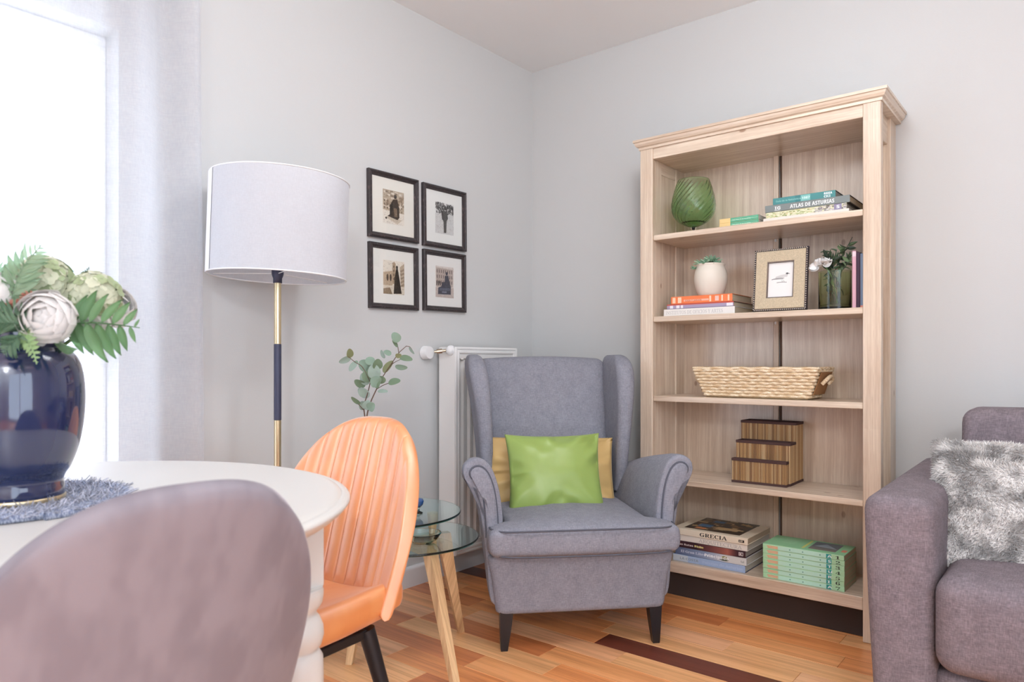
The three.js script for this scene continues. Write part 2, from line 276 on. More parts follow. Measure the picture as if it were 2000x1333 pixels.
// ------------------------------------------------------------------ wing chair (origin on the floor between its front feet, front towards +z)
{
  const t = thing('wing_chair', 'grey linen wing armchair with rolled arms and tapered black legs', 'armchair', [0.969, 0, 0.988], 0.815);
  // seat base, a tapered box
  const rect = (hx0, hx1, z0, z1, y, r) => { const pts = []; for (const [sx, sz] of [[1, 1], [-1, 1], [-1, -1], [1, -1]]) for (let k = 0; k <= 5; k++) { const a0 = { '11': 0, '-11': 90, '-1-1': 180, '1-1': 270 }[`${sx}${sz}`], a = (a0 + k * 18) * Math.PI / 180, hx = sz > 0 ? hx1 : hx0; pts.push(V3(sx * (hx - r) + r * Math.cos(a), y, (sz > 0 ? z1 - r : z0 + r) + r * Math.sin(a))); } return pts.reverse(); };
  const st = [[0.131, -0.012, 0], [0.137, -0.003, 0], [0.15, 0, 0], [0.25, 0.012, 0.5], [0.322, 0.028, 1], [0.332, 0.026, 1], [0.339, 0.014, 1]];
  mesh('seat_base', loft(st.map(([y, e, q]) => rect(0.245 + e, 0.304 + e, -0.55 - e, 0.03 + 0.012 * q + Math.min(e, 0), y, 0.03)), { crease: 0.9 }), M.chairCloth, t);
  // T-shaped seat cushion
  const cushionWidth = (z) => lerp(0.262, 0.328, smoothstep(z, -0.045, 0.005));
  const cush = softbox(0.66, 0.094, 0.58, 0.024, 90, (q) => {
    const cz = q.z - 0.2, k = cushionWidth(cz) / 0.33; q.x *= k;
    const u = clamp(q.x / (0.33 * k), -1, 1), w = clamp(q.z / 0.29, -1, 1), crown = (1 - u * u) * (1 - Math.pow(w, 4));
    q.y += (q.y > 0 ? 0.026 : -0.002) * crown; q.z += (q.z > 0.2 ? 0.014 * (1 - u * u) * (1 - Math.pow(q.y / 0.05, 2) * 0.4) + 0.008 : 0);
    q.x += 0.008 * Math.sign(q.x) * (1 - Math.min(1, Math.pow(q.y / 0.047, 2))) * (q.z > 0.1 ? 1 : 0);
  }); cush.translate(0, 0.392, -0.2);
  const sc = mesh('seat_cushion', cush, M.chairCloth, t);
  for (const y of [0.4335, 0.3505]) {
    const e = []; for (let k = 0; k <= 40; k++) { const u = -1 + k / 20; e.push(V3(0.322 * Math.sign(u) * Math.pow(Math.abs(u), 0.93), y + (y > 0.4 ? 0.0035 : -0.001) * (1 - u * u), 0.103 + 0.014 * (1 - u * u) - 0.05 * Math.pow(Math.abs(u), 14))); }
    mesh('piping', tube([V3(-0.326, y, 0.02), ...e, V3(0.326, y, 0.02)], 0.0032, 120, 6), M.piping, sc);
  }
  // rolled arms
  const half = [[0.288, 0.16], [0.284, 0.30], [0.276, 0.43], [0.283, 0.52], [0.298, 0.59], [0.318, 0.638], [0.345, 0.664], [0.375, 0.669], [0.402, 0.655], [0.415, 0.630], [0.410, 0.602], [0.392, 0.585], [0.374, 0.575], [0.363, 0.545], [0.354, 0.47], [0.344, 0.40], [0.332, 0.30], [0.312, 0.16]];
  for (const s of [1, -1]) {
    const ring = (z, f, drop, inn) => { let q = ringOf(half.map(([x, y]) => V3(s * (0.33 + (x - 0.33) * f - inn), 0.16 + (y - 0.16) * drop, z)), 64); if (s < 0) q = q.reverse(); return q; };
    const c = (q, z, k) => { const m = V3(); q.forEach((p) => m.addScaledVector(p, 1 / q.length)); return q.map((p) => p.clone().lerp(m, k).setZ(z)); };
    const zs = [[-0.56, 1, 0.80, 0.03], [-0.48, 1, 0.83, 0.026], [-0.36, 1, 0.89, 0.018], [-0.22, 1, 0.945, 0.009], [-0.10, 1, 0.985, 0.002], [-0.02, 1, 1, 0]];
    const rings = zs.map(([z, f, d, i]) => ring(z, f, d, i)), f0 = ring(0, 1, 1, 0);
    rings.push(c(f0, -0.006, 0.004), c(f0, 0.0, 0.03), c(f0, 0.001, 0.06));
    mesh('armrest', loft(rings, { crease: 1.0 }), M.chairCloth, t);
    // front facing of the arm, edged with a cord
    const inset = [[0.298, 0.34], [0.296, 0.43], [0.302, 0.52], [0.315, 0.583], [0.335, 0.625], [0.358, 0.642], [0.381, 0.638], [0.392, 0.620], [0.384, 0.603], [0.364, 0.592], [0.350, 0.57], [0.342, 0.52], [0.335, 0.43], [0.327, 0.34]];
    let q = ringOf(inset.map(([x, y]) => V3(s * x, y, 0.003)), 56); const cord = q.slice(2, 50); if (s < 0) q = q.reverse();
    mesh('arm_facing', loft([q, c(q, 0.010, 0.03), c(q, 0.014, 0.2), c(q, 0.0155, 0.6)], { crease: 1.1 }), M.chairCloth, t);
    mesh('piping', tube(cord, 0.0045, 120, 6), M.piping, t);
  }
  // backrest
  const back = softbox(0.60, 0.66, 0.17, 0.05, 60, (q) => {
    const v = clamp((q.y + 0.33) / 0.66, 0, 1), u = q.x / 0.30;
    q.x *= lerp(0.86, 1.0, v); q.z += -0.20 * v - 0.03 * v * v + (q.z > 0 ? 0.022 * (1 - u * u) * Math.sin(Math.PI * Math.min(1, v * 1.1)) - 0.02 * Math.pow(Math.abs(u), 6) : 0);
    if (q.y > 0.2) q.y += 0.012 * (1 - u * u) * smoothstep(q.y, 0.2, 0.33);
  }); back.translate(-0.004, 0.688, -0.555);
  mesh('backrest', back, M.chairCloth, t);
  // wings: [y, inner x, outer x, back z, front z]
  const wing = [[0.46, 0.258, 0.305, -0.62, -0.44], [0.54, 0.258, 0.308, -0.64, -0.41], [0.62, 0.258, 0.31, -0.66, -0.395], [0.72, 0.26, 0.318, -0.685, -0.385], [0.82, 0.264, 0.33, -0.71, -0.39], [0.90, 0.268, 0.342, -0.735, -0.41], [0.96, 0.274, 0.351, -0.75, -0.445], [1.0, 0.281, 0.352, -0.76, -0.49], [1.025, 0.292, 0.345, -0.762, -0.54], [1.036, 0.305, 0.336, -0.75, -0.60]];
  for (const s of [1, -1]) {
    const rings = wing.map(([y, xi, xo, zb, zf]) => { const r = (xo - xi) / 2, pts = []; for (let k = 0; k <= 12; k++) { const a = Math.PI * k / 12; pts.push(V3((xi + xo) / 2 + r * Math.cos(a), y, zf - r + r * Math.sin(a))); } for (let k = 0; k <= 12; k++) { const a = Math.PI * (1 + k / 12); pts.push(V3((xi + xo) / 2 + r * Math.cos(a), y, zb + r + r * Math.sin(a))); } let q = pts.map((p) => V3(s * p.x - 0.008, p.y, p.z)); return s > 0 ? q.reverse() : q; });
    const dense = []; for (let i = 0; i < rings.length - 1; i++) for (let k = 0; k < 5; k++) { const cs = [rings[Math.max(i - 1, 0)], rings[i], rings[i + 1], rings[Math.min(i + 2, rings.length - 1)]], a = k / 5; dense.push(rings[0].map((_, j) => { const p = (ax) => THREE.MathUtils.lerp(0, 1, 0) + 0.5 * ((2 * cs[1][j][ax]) + (-cs[0][j][ax] + cs[2][j][ax]) * a + (2 * cs[0][j][ax] - 5 * cs[1][j][ax] + 4 * cs[2][j][ax] - cs[3][j][ax]) * a * a + (-cs[0][j][ax] + 3 * cs[1][j][ax] - 3 * cs[2][j][ax] + cs[3][j][ax]) * a * a * a); return V3(p('x'), p('y'), p('z')); })); }
    dense.push(rings[rings.length - 1]);
    mesh('wing', loft(dense), M.chairCloth, t);
  }
  const leg = (x, z, dx, dz) => { const q = (y, h, ox, oz) => [[1, 1], [-1, 1], [-1, -1], [1, -1]].map(([a, b]) => V3(x + ox + a * h, y, z + oz + b * h)); mesh('leg', loft([q(0, 0.0115, dx, dz), q(0.006, 0.0125, dx, dz), q(0.075, 0.0185, dx * 0.45, dz * 0.45), q(0.14, 0.023, 0, 0)].map((r) => r.reverse()), { crease: 0.5 }), M.blackWood, t); };
  leg(0.266, 0, 0.007, 0); leg(-0.266, 0, -0.007, 0); leg(0.21, -0.50, 0.0, -0.05); leg(-0.21, -0.50, 0.0, -0.05);
}

// ------------------------------------------------------------------ throw pillows
function pillowGeo(w, h, T, pinch, wr, seed, n = 44) {
  const S = (u, v) => { const a = 2 * u - 1, b = 2 * v - 1, k = 1 - pinch * (1 - b * b) * Math.abs(a), l = 1 - pinch * (1 - a * a) * Math.abs(b); return V3(w / 2 * a * k, h / 2 * b * l, 0); };
  const th = (u, v, s) => { const a = 2 * u - 1, b = 2 * v - 1, e = Math.pow(Math.max(0, (1 - Math.pow(Math.abs(a), 2.6)) * (1 - Math.pow(Math.abs(b), 2.6))), 0.55), ed = Math.max(Math.abs(a), Math.abs(b)), ang = Math.atan2(b, a); return T / 2 * e + wr * smoothstep(ed, 0.45, 0.9) * (1 - smoothstep(ed, 0.93, 1)) * (noise(ang * 4 + s * 9, ed * 2.2, 4096, 4096, seed) - 0.5) * 2 + wr * 0.5 * e * (noise(a * 3 + 9, b * 3 + 9, 99, 99, seed + 1) - 0.5); };
  return padded(S, (u, v) => [th(u, v, 0), th(u, v, 1)], n, n);
}
{
  const satin = phys({ color: lin(0.30, 0.42, 0.105), roughness: 0.36, sheen: 1, sheenRoughness: 0.3, sheenColor: lin(0.75, 0.85, 0.5), anisotropy: 0.3 });
  const gold = phys({ color: lin(0.62, 0.41, 0.16), roughness: 0.5, sheen: 0.6, sheenRoughness: 0.4, sheenColor: lin(0.9, 0.75, 0.45) });
  const yaw = 0.815, ez = [Math.sin(yaw), Math.cos(yaw)], ex = [Math.cos(yaw), -Math.sin(yaw)];
  const on = (x, y, z) => [0.969 + ex[0] * x + ez[0] * z, y, 0.988 + ex[1] * x + ez[1] * z];
  const place = (name, label, x, y, z, tilt, roll, cat, geo, mat) => { const g = thing(name, label, cat, on(x, y, z), yaw, 'pillows on the wing chair'); g.rotation.order = 'YXZ'; g.rotation.x = -tilt; g.rotation.z = roll; mesh('pillow_cover', geo, mat, g); return g; };
  place('throw_pillow', 'wide gold satin lumbar pillow tucked behind the green one', -0.026, 0.553, -0.415, 0.25, -0.02, 'pillow', pillowGeo(0.53, 0.285, 0.10, 0.035, 0.016, 3), gold);
  place('throw_pillow', 'shiny green satin pillow standing upright on the wing chair', -0.036, 0.562, -0.29, 0.36, 0.0, 'pillow', pillowGeo(0.385, 0.33, 0.14, 0.075, 0.016, 5, 72), satin);
}

// ------------------------------------------------------------------ bookcase
const SHELF = [1.552, 1.2, 0.858, 0.508, 0.16];
{
  const t = thing('bookcase', 'tall light brown pine bookcase with a cornice against the back wall', 'bookcase', [1.318, 0, 0]);
  const xl = -0.4765, xr = 0.4765, zf = 0.328, m = M.pine, P = 0.06;
  for (const s of [-1, 1]) {
    const x = s * xr;
    mesh('post', rbox(P, 1.93, 0.03, x - s * P / 2, 0.965, zf - 0.015, 0.004), m, t);
    const side = mesh('side_panel', rbox(0.012, 1.925, 0.19, x - s * (P - 0.014), 0.965, 0.19, 0.002), m, t);
    mesh('stile', rbox(0.044, 1.93, 0.095, x - s * 0.0365, 0.965, 0.0495, 0.004), m, side);
    mesh('stile', rbox(0.044, 1.93, 0.06, x - s * 0.0365, 0.965, zf - 0.06, 0.004), m, side);
    mesh('stile', rbox(0.030, 0.12, 0.19, x - s * 0.04, 0.18, 0.19, 0.004, 2), m, side);
    mesh('stile', rbox(0.030, 0.10, 0.19, x - s * 0.04, 1.88, 0.19, 0.004, 2), m, side);
  }
  mesh('top_rail', rbox(0.834, 0.062, 0.022, 0, 1.911, zf - 0.016, 0.003, 0), m, t);
  mesh('top_board', rbox(0.84, 0.02, 0.29, 0, 1.892, 0.155, 0.003, 0), m, t);
  // cornice, mitred round three sides
  const prof = [[0, 1.926], [0.004, 1.926], [0.0045, 1.936], [0.012, 1.940], [0.017, 1.9475], [0.0195, 1.956], [0.0235, 1.958], [0.0235, 1.968], [0, 1.968]];
  const path = (o, y) => [V3(xl - o, y, 0.004), V3(xl - o, y, zf + o), V3(xr + o, y, zf + o), V3(xr + o, y, 0.004)];
  const cg = new THREE.BufferGeometry(), pos = [];
  for (let i = 0; i < prof.length - 1; i++) { const a = path(prof[i][0], prof[i][1]), b = path(prof[i + 1][0], prof[i + 1][1]); for (let k = 0; k < 3; k++) for (const p of [a[k], a[k + 1], b[k + 1], a[k], b[k + 1], b[k]]) pos.push(p.x, p.y, p.z); }
  for (const p of [[0, 1.926], [1, 1.968]]) { const a = path(0, p[1]); for (const q of p[0] ? [a[0], a[1], a[2], a[0], a[2], a[3]] : [a[0], a[2], a[1], a[0], a[3], a[2]]) pos.push(q.x, q.y, q.z); }
  cg.setAttribute('position', new THREE.Float32BufferAttribute(pos, 3)); cg.computeVertexNormals();
  mesh('cornice', planar(cg, 0), m, t);
  SHELF.forEach((y, i) => { const h = i === 4 ? 0.047 : 0.0235, sh = mesh('shelf', rbox(0.832, h, i === 4 ? 0.295 : 0.298, 0, y - h / 2, i === 4 ? 0.176 : 0.172, 0.003, 0), m, t); if (i < 4) for (const x of [-0.002]) mesh('shelf_clip', rbox(0.008, 0.012, 0.012, x + 0.01, y - h - 0.006, 0.028, 0.003), M.whitePlastic, sh); });
  for (const [a, b] of [[-0.42, 0.0], [0.03, 0.42]]) mesh('back_panel', rbox(b - a, 1.888, 0.006, (a + b) / 2, 0.946, 0.012, 0.001), M.pineBack, t);
  mesh('back_batten', rbox(0.022, 1.888, 0.016, 0.008, 0.946, 0.020, 0.004), m, t);
  mesh('dark_band_board', rbox(0.834, 0.112, 0.014, 0, 0.056, 0.262, 0.002, 0), std({ color: lin(0.042, 0.026, 0.021), roughness: 0.8 }), t);  // added board, coloured dark to make the dark band under the bottom shelf
  mesh('back_batten', rbox(0.006, 1.76, 0.007, 0.026, 1.01, 0.0125, 0.001), std({ color: lin(0.10, 0.05, 0.028), roughness: 0.7 }), t).userData.label = 'dark gap strip';
}

// ------------------------------------------------------------------ sofa
{
  const t = thing('sofa', 'purple grey fabric sofa with square padded arms and loose back cushions', 'sofa', [2.73, 0, 0.1]);
  const c = M.sofaCloth, X = (x) => x - 2.73, Z = (z) => z - 0.1;
  for (const s of [1, -1]) {
    const g = softbox(0.168, 0.60, 0.90, 0.04, 44, (q) => {
      const v = (q.y + 0.3) / 0.6, w = (q.z + 0.45) / 0.9;
      q.x += 0.03 * (1 - v) * clamp(0.5 - q.x / 0.168, 0, 1); q.x += lerp(-0.003, 0.008, clamp(0.5 + q.x / 0.168, 0, 1)) * Math.sin(Math.PI * clamp(v, 0, 1));
      if (q.y > 0) q.y += (1 - w) * 0.012 + 0.006 * (1 - Math.pow(q.x / 0.084, 2));
      q.z += (q.z > 0 ? 0.012 * (1 - Math.pow((q.x) / 0.09, 2)) * Math.sin(Math.PI * clamp(v, 0, 1)) : 0);
    });
    if (s < 0) { g.scale(-1, 1, 1); const p = g.attributes.position, n = g.attributes.normal; for (let i = 0; i < p.count; i += 3) for (const at of [p, n]) { const a = [at.getX(i), at.getY(i), at.getZ(i)]; at.setXYZ(i, at.getX(i + 2), at.getY(i + 2), at.getZ(i + 2)); at.setXYZ(i + 2, ...a); } planar(g); }
    mesh('arm', g.translate(s > 0 ? X(1.969) : X(3.55), 0.345, Z(0.57)), c, t);
  }
  mesh('seat_base', softbox(1.42, 0.16, 0.86, 0.02, 40, null).translate(X(2.76), 0.135, Z(0.56)), c, t);
  for (const x of [2.408, 3.112]) mesh('seat_cushion', softbox(0.70, 0.245, 0.78, 0.05, 46, (q) => { const u = q.x / 0.35, w = q.z / 0.39; q.y += 0.018 * (1 - u * u) * (1 - w * w) * Math.sign(q.y) * (q.y > 0 ? 1 : 0.2); if (q.z > 0.2) q.z += 0.02 * (1 - u * u) * (1 - Math.pow(q.y / 0.13, 2)); }).translate(X(x), 0.345, Z(0.665)), c, t);
  mesh('backrest', softbox(1.46, 0.56, 0.17, 0.04, 40, null).translate(X(2.76), 0.395, Z(0.215)), c, t);
  for (const x of [2.398, 3.122]) mesh('back_cushion', softbox(0.71, 0.42, 0.17, 0.045, 44, (q) => { const u = q.x / 0.355, v = q.y / 0.21; q.z += (q.z > 0 ? 0.02 : 0) * (1 - u * u) * (1 - v * v); q.z -= 0.05 * (v + 1) / 2; q.y += 0.004 * (1 - u * u) * Math.sign(q.y); }).translate(X(x), 0.645, Z(0.385)), c, t);
  for (const [x, z] of [[2.0, 0.95], [2.0, 0.2], [3.5, 0.95], [3.5, 0.2]]) mesh('foot', bar([X(x), 0, Z(z)], [X(x), 0.06, Z(z)], 0.02, 0.026), M.blackWood, t);
}
{ // fur cushion leaning on the sofa back
  const t = thing('fur_pillow', 'shaggy grey and white faux fur cushion propped on the sofa seat', 'pillow', [2.325, 0.60, 0.70], 0);
  t.rotation.order = 'YXZ'; t.rotation.set(-0.62, 0.06, -0.03);
  const w = 0.66, h = 0.385, g = pillowGeo(w, h, 0.13, 0.04, 0.016, 9, 60);
  const patch = (x, y) => { const n = n3(x * 13 + 7, y * 19 + 3 + 2 * noise(x * 9 + 40, y * 9 + 40, 99, 99, 3), 1) * 0.45 + n3(x * 34 + 5, y * 40, 5) * 0.55; return smoothstep(n, 0.25, 0.7); };
  const body = mesh('pillow_cover', g, std({ color: lin(0.48, 0.46, 0.45), roughness: 1 }), t);
  const p = g.attributes.position, nn = g.attributes.normal, f = rng(99), tri = p.count / 3, area = [], A = V3(), B = V3(), C = V3(); let sum = 0;
  for (let i = 0; i < tri; i++) { A.fromBufferAttribute(p, i * 3); B.fromBufferAttribute(p, i * 3 + 1); C.fromBufferAttribute(p, i * 3 + 2); sum += B.clone().sub(A).cross(C.clone().sub(A)).length(); area.push(sum); }
  const tuft = new THREE.ConeGeometry(0.0022, 0.013, 4, 3, true).translate(0, 0.0065, 0); { const q = tuft.attributes.position; for (let i = 0; i < q.count; i++) { const y = q.getY(i) / 0.013; q.setX(i, q.getX(i) + 0.006 * y * y); } tuft.computeVertexNormals(); }
  const N = 46000, im = new THREE.InstancedMesh(tuft, std({ color: 0xffffff, roughness: 0.85 }), N), mtx = new THREE.Matrix4(), col = new THREE.Color();
  for (let i = 0; i < N; i++) {
    const r = f() * sum; let lo = 0, hi = tri - 1; while (lo < hi) { const m = (lo + hi) >> 1; area[m] < r ? lo = m + 1 : hi = m; }
    A.fromBufferAttribute(p, lo * 3); B.fromBufferAttribute(p, lo * 3 + 1); C.fromBufferAttribute(p, lo * 3 + 2); let a = f(), b = f(); if (a + b > 1) { a = 1 - a; b = 1 - b; }
    const q = A.clone().addScaledVector(B.clone().sub(A), a).addScaledVector(C.clone().sub(A), b), n = V3().fromBufferAttribute(nn, lo * 3);
    const sw = 6.28 * n3(q.x * 7, q.y * 7, 2), lay = V3(Math.cos(sw), Math.sin(sw) - 0.7, 0).multiplyScalar(0.85), d = n.clone().multiplyScalar(0.8).add(lay).add(V3(f() - 0.5, f() - 0.5, f() - 0.5).multiplyScalar(0.7)).normalize();
    const s = rr(0.65, 1.25, f); mtx.compose(q.addScaledVector(n, -0.001), new THREE.Quaternion().setFromUnitVectors(V3(0, 1, 0), d).multiply(new THREE.Quaternion().setFromAxisAngle(V3(0, 1, 0), f() * 6.28)), V3(s, s, s)); im.setMatrixAt(i, mtx);
    const k = patch(q.x, q.y), v = lerp(0.36, 0.88, k) * rr(0.8, 1.15, f); im.setColorAt(i, col.setRGB(v, v * 0.965, v * 0.93));
  }
  im.name = 'fur'; im.userData.kind = 'stuff'; body.add(im);
}

// ------------------------------------------------------------------ books
const pageMat = (c) => std({ color: c, roughness: 0.9, map: pagesTex });
const pagesTex = rep(tex(8, 128, (x, y) => { const v = 222 + 30 * (h2(0, y, 4) - 0.5) - (y % 9 === 0 ? 30 : 0); return [v, v * 0.98, v * 0.93]; }), 1, 1 / 0.03);
const pages = { white: pageMat(lin(0.9, 0.9, 0.88)), tan: pageMat(lin(0.78, 0.68, 0.55)), grey: pageMat(lin(0.6, 0.58, 0.58)) };
// a book lying flat: origin under the middle of its spine, spine towards +z; L spine length, T thickness, D depth
function spineMat(bg, draw, w = 512, h = 64) { return std({ roughness: 0.5, map: canvasTex(w, h, (g) => { g.fillStyle = bg; g.fillRect(0, 0, w, h); draw?.(g, w, h); }) }); }
function frontUV(geo) {                                            // print on the +z face only, plain colour elsewhere
  const p = geo.attributes.position, n = geo.attributes.normal, uv = geo.attributes.uv; geo.computeBoundingBox(); const b = geo.boundingBox;
  for (let i = 0; i < p.count; i++) n.getZ(i) > 0.6 ? uv.setXY(i, (p.getX(i) - b.min.x) / (b.max.x - b.min.x), (p.getY(i) - b.min.y) / (b.max.y - b.min.y)) : uv.setXY(i, 0.004, 0.97);
  return geo;
}
function topUV(geo) { const p = geo.attributes.position, uv = geo.attributes.uv; geo.computeBoundingBox(); const b = geo.boundingBox; for (let i = 0; i < p.count; i++) uv.setXY(i, (p.getX(i) - b.min.x) / (b.max.x - b.min.x), 1 - (p.getZ(i) - b.min.z) / (b.max.z - b.min.z)); return geo; }
function bookParts(t, { L, T, D, cover, spine, page = pages.white, soft = false, top }) {
  const c = soft ? 0.0009 : 0.0024, o = soft ? 0.0005 : 0.003, cm = std({ color: cover, roughness: 0.45 });
  mesh('cover', [rbox(L, c, D - 0.003, 0, c / 2, -D / 2 - 0.0015, 0.0008, 0, 1), rbox(L, c, D - 0.003, 0, T - c / 2, -D / 2 - 0.0015, 0.0008, 0, 1)], cm, t);
  mesh('spine', frontUV(rbox(L, T, 0.004, 0, T / 2, -0.002, 0.0018, 0, 2)), spine, t);
  mesh('pages', box(L - 2 * o, T - 2 * c, D - 0.004 - o, 0, T / 2, -0.004 - (D - 0.004 - o) / 2, 1), page, t);
  if (top) mesh('cover_print', topUV(box(L - 0.001, 0.0005, D - 0.008, 0, T + 0.0002, -D / 2 - 0.002)), top, t);
  return t;
}
const book = (label, [x0, x1, y, z], o, group, yaw = 0) => bookParts(thing('book', label, 'book', [(x0 + x1) / 2, y, z], yaw, group), { L: x1 - x0, ...o });
const say = (g, s, x, y, size, color, font = 'sans-serif', weight = 'bold', align = 'left', stretch = 1) => { g.save(); g.translate(x, y); g.scale(stretch, 1); g.font = `${weight} ${size}px ${font}`; g.fillStyle = color; g.textAlign = align; g.textBaseline = 'middle'; g.fillText(s, 0, 0); g.restore(); };
{ // top shelf
  const y = SHELF[0];
  const green = spineMat('#4f9e7d', (g, w, h) => { g.fillStyle = '#e8c98a'; g.fillRect(0, 0, w * 0.29, h); for (const [a, c] of [[10, '#7fc3a0'], [30, '#a9d8b4'], [50, '#6fb795']]) { g.fillStyle = c; g.fillRect(w * 0.3, a, w * 0.68, 7); } say(g, 'Naturaleza de las montañas', w * 0.34, 33, 19, '#dff0dc', 'sans-serif', 'normal'); });
  book('lower of two small green and yellow paperbacks beside the green goblet', [1.183, 1.346, y, 0.285], { T: 0.0195, D: 0.15, cover: lin(0.02, 0.05, 0.045), spine: green, soft: true }, 'books on the top shelf');
  book('upper of two small green and yellow paperbacks beside the green goblet', [1.183, 1.345, y + 0.0196, 0.284], { T: 0.0185, D: 0.15, cover: lin(0.02, 0.05, 0.045), spine: green, soft: true }, 'books on the top shelf');
  book('thin white book lying at the bottom of the top shelf stack', [1.368, 1.682, y, 0.298], { T: 0.0145, D: 0.25, cover: lin(0.74, 0.72, 0.68), spine: spineMat('#e6ddd2'), soft: true }, 'books on the top shelf');
  book('book with a pale leafy photo spine under the atlas', [1.377, 1.673, y + 0.0147, 0.292], { T: 0.0225, D: 0.24, cover: lin(0.18, 0.17, 0.13), page: pages.grey, spine: spineMat('#d8d6b4', (g, w, h) => { const f = rng(4); for (let i = 0; i < 260; i++) { const u = f() * w; g.fillStyle = u < w * 0.6 ? ['#b9c08a', '#8f9a62', '#e6e6c8', '#cdbf8e'][i % 4] : ['#a9a59c', '#d3d0cc', '#6d675f', '#b9aeb0'][i % 4]; g.fillRect(u, f() * h, 6 + f() * 16, 4 + f() * 9); } g.fillStyle = '#8d86a0'; g.fillRect(w * 0.85, 0, w * 0.09, h); say(g, 'S', w * 0.875, h / 2, 44, '#fff'); }) }, 'books on the top shelf');
  book('grey atlas with white capitals along its spine', [1.374, 1.684, y + 0.0374, 0.294], { T: 0.027, D: 0.25, cover: lin(0.03, 0.022, 0.022), page: pages.tan, spine: spineMat('#7d8583', (g, w, h) => { say(g, 'ATLAS DE ASTURIAS', w * 0.31, h / 2 + 2, 46, '#eef0ee', 'sans-serif', 'bold', 'left', 0.62); say(g, 'IG', w * 0.12, h / 2, 40, '#e9ecea', 'sans-serif', 'bold', 'left', 0.9); g.fillStyle = '#e9ecea'; g.fillRect(w * 0.12, h - 12, 36, 4); }) }, 'books on the top shelf');
  book('teal book lying on top of the grey atlas', [1.401, 1.632, y + 0.0646, 0.284], { T: 0.027, D: 0.2, cover: lin(0.02, 0.05, 0.055), page: pages.grey, spine: spineMat('#4a8d8c', (g, w, h) => { g.fillStyle = '#3f7f80'; g.fillRect(w * 0.37, 0, w * 0.08, h); g.fillStyle = '#7fbcb4'; g.fillRect(w * 0.46, 5, w * 0.15, h - 10); say(g, 'Guía de la Naturaleza', w * 0.05, h / 2, 22, '#9fcfc6', 'sans-serif', 'normal'); say(g, '1987', w * 0.475, h / 2, 30, '#d6eee6'); say(g, 'RGEA', w * 0.82, h * 0.32, 26, '#fff'); say(g, 'CICI', w * 0.82, h * 0.72, 26, '#fff'); }) }, 'books on the top shelf');
}
{ // second shelf
  const y = SHELF[1];
  book('white book with grey lettering at the bottom of the short stack', [0.932, 1.248, y, 0.284], { T: 0.031, D: 0.25, cover: lin(0.7, 0.68, 0.66), page: pages.tan, spine: spineMat('#e9e5df', (g, w, h) => say(g, 'INSTITUTOS DE OFICIOS Y ARTES', w * 0.03, h / 2, 42, '#b9b6b2', 'serif', 'normal', 'left', 0.62)) }, 'books on the second shelf');
  book('thin lilac and red book between the white and orange ones', [0.943, 1.24, y + 0.0312, 0.276], { T: 0.021, D: 0.24, cover: lin(0.05, 0.04, 0.055), page: pages.tan, spine: spineMat('#a79ab4', (g, w, h) => { g.fillStyle = '#c2574a'; g.fillRect(0, 0, w, 17); g.fillStyle = '#e8e4ea'; for (const [a, b] of [[0.05, 0.05], [0.15, 0.05], [0.22, 0.035], [0.9, 0.09]]) g.fillRect(w * a, 18, w * b, 40); g.fillStyle = '#5e5a78'; g.fillRect(0, 56, w, 8); }) }, 'books on the second shelf');
  book('orange hardback carrying the cream succulent pot', [0.96, 1.233, y + 0.0524, 0.272], { T: 0.032, D: 0.22, cover: lin(0.62, 0.17, 0.05), page: pages.tan, spine: spineMat('#ef7f4a', (g, w, h) => { g.fillStyle = '#f6d2b4'; for (const [a, b] of [[0.03, 0.05], [0.12, 0.06], [0.64, 0.03], [0.83, 0.025], [0.93, 0.025]]) g.fillRect(w * a, 8, w * b, h - 16); g.fillStyle = '#e9c3b8'; g.fillRect(w * 0.73, 12, w * 0.06, h - 24); g.fillStyle = '#f0b39a'; g.fillRect(w * 0.22, 30, w * 0.41, 16); say(g, 'CASA Y JARDIN', w * 0.24, 38, 20, '#c8694a'); }) }, 'books on the second shelf');
  const up = (label, x, T, H, D, cover, spine) => { const t = thing('book', label, 'book', [x, y, 0.275], 0, 'books on the second shelf'); t.rotation.z = Math.PI / 2; t.position.x = x + T; t.position.y = y + H / 2; bookParts(t, { L: H, T, D, cover, spine, soft: true }); };
  up('pink paperback standing upright next to the green glass vase', 1.687, 0.0135, 0.212, 0.19, lin(0.5, 0.3, 0.36), spineMat('#d9a9b8', (g, w, h) => { g.fillStyle = '#e9d3da'; g.fillRect(w * 0.9, 0, w * 0.08, h); }));
  up('dark plum book standing between the pink and blue ones', 1.7012, 0.0125, 0.205, 0.19, lin(0.04, 0.015, 0.035), spineMat('#3c1f38'));
  up('dusty blue book standing against the right bookcase post', 1.7144, 0.016, 0.2, 0.19, lin(0.16, 0.2, 0.27), spineMat('#7788a0', (g, w, h) => { g.fillStyle = '#e2907a'; g.fillRect(0, 0, w * 0.05, h); }));
}
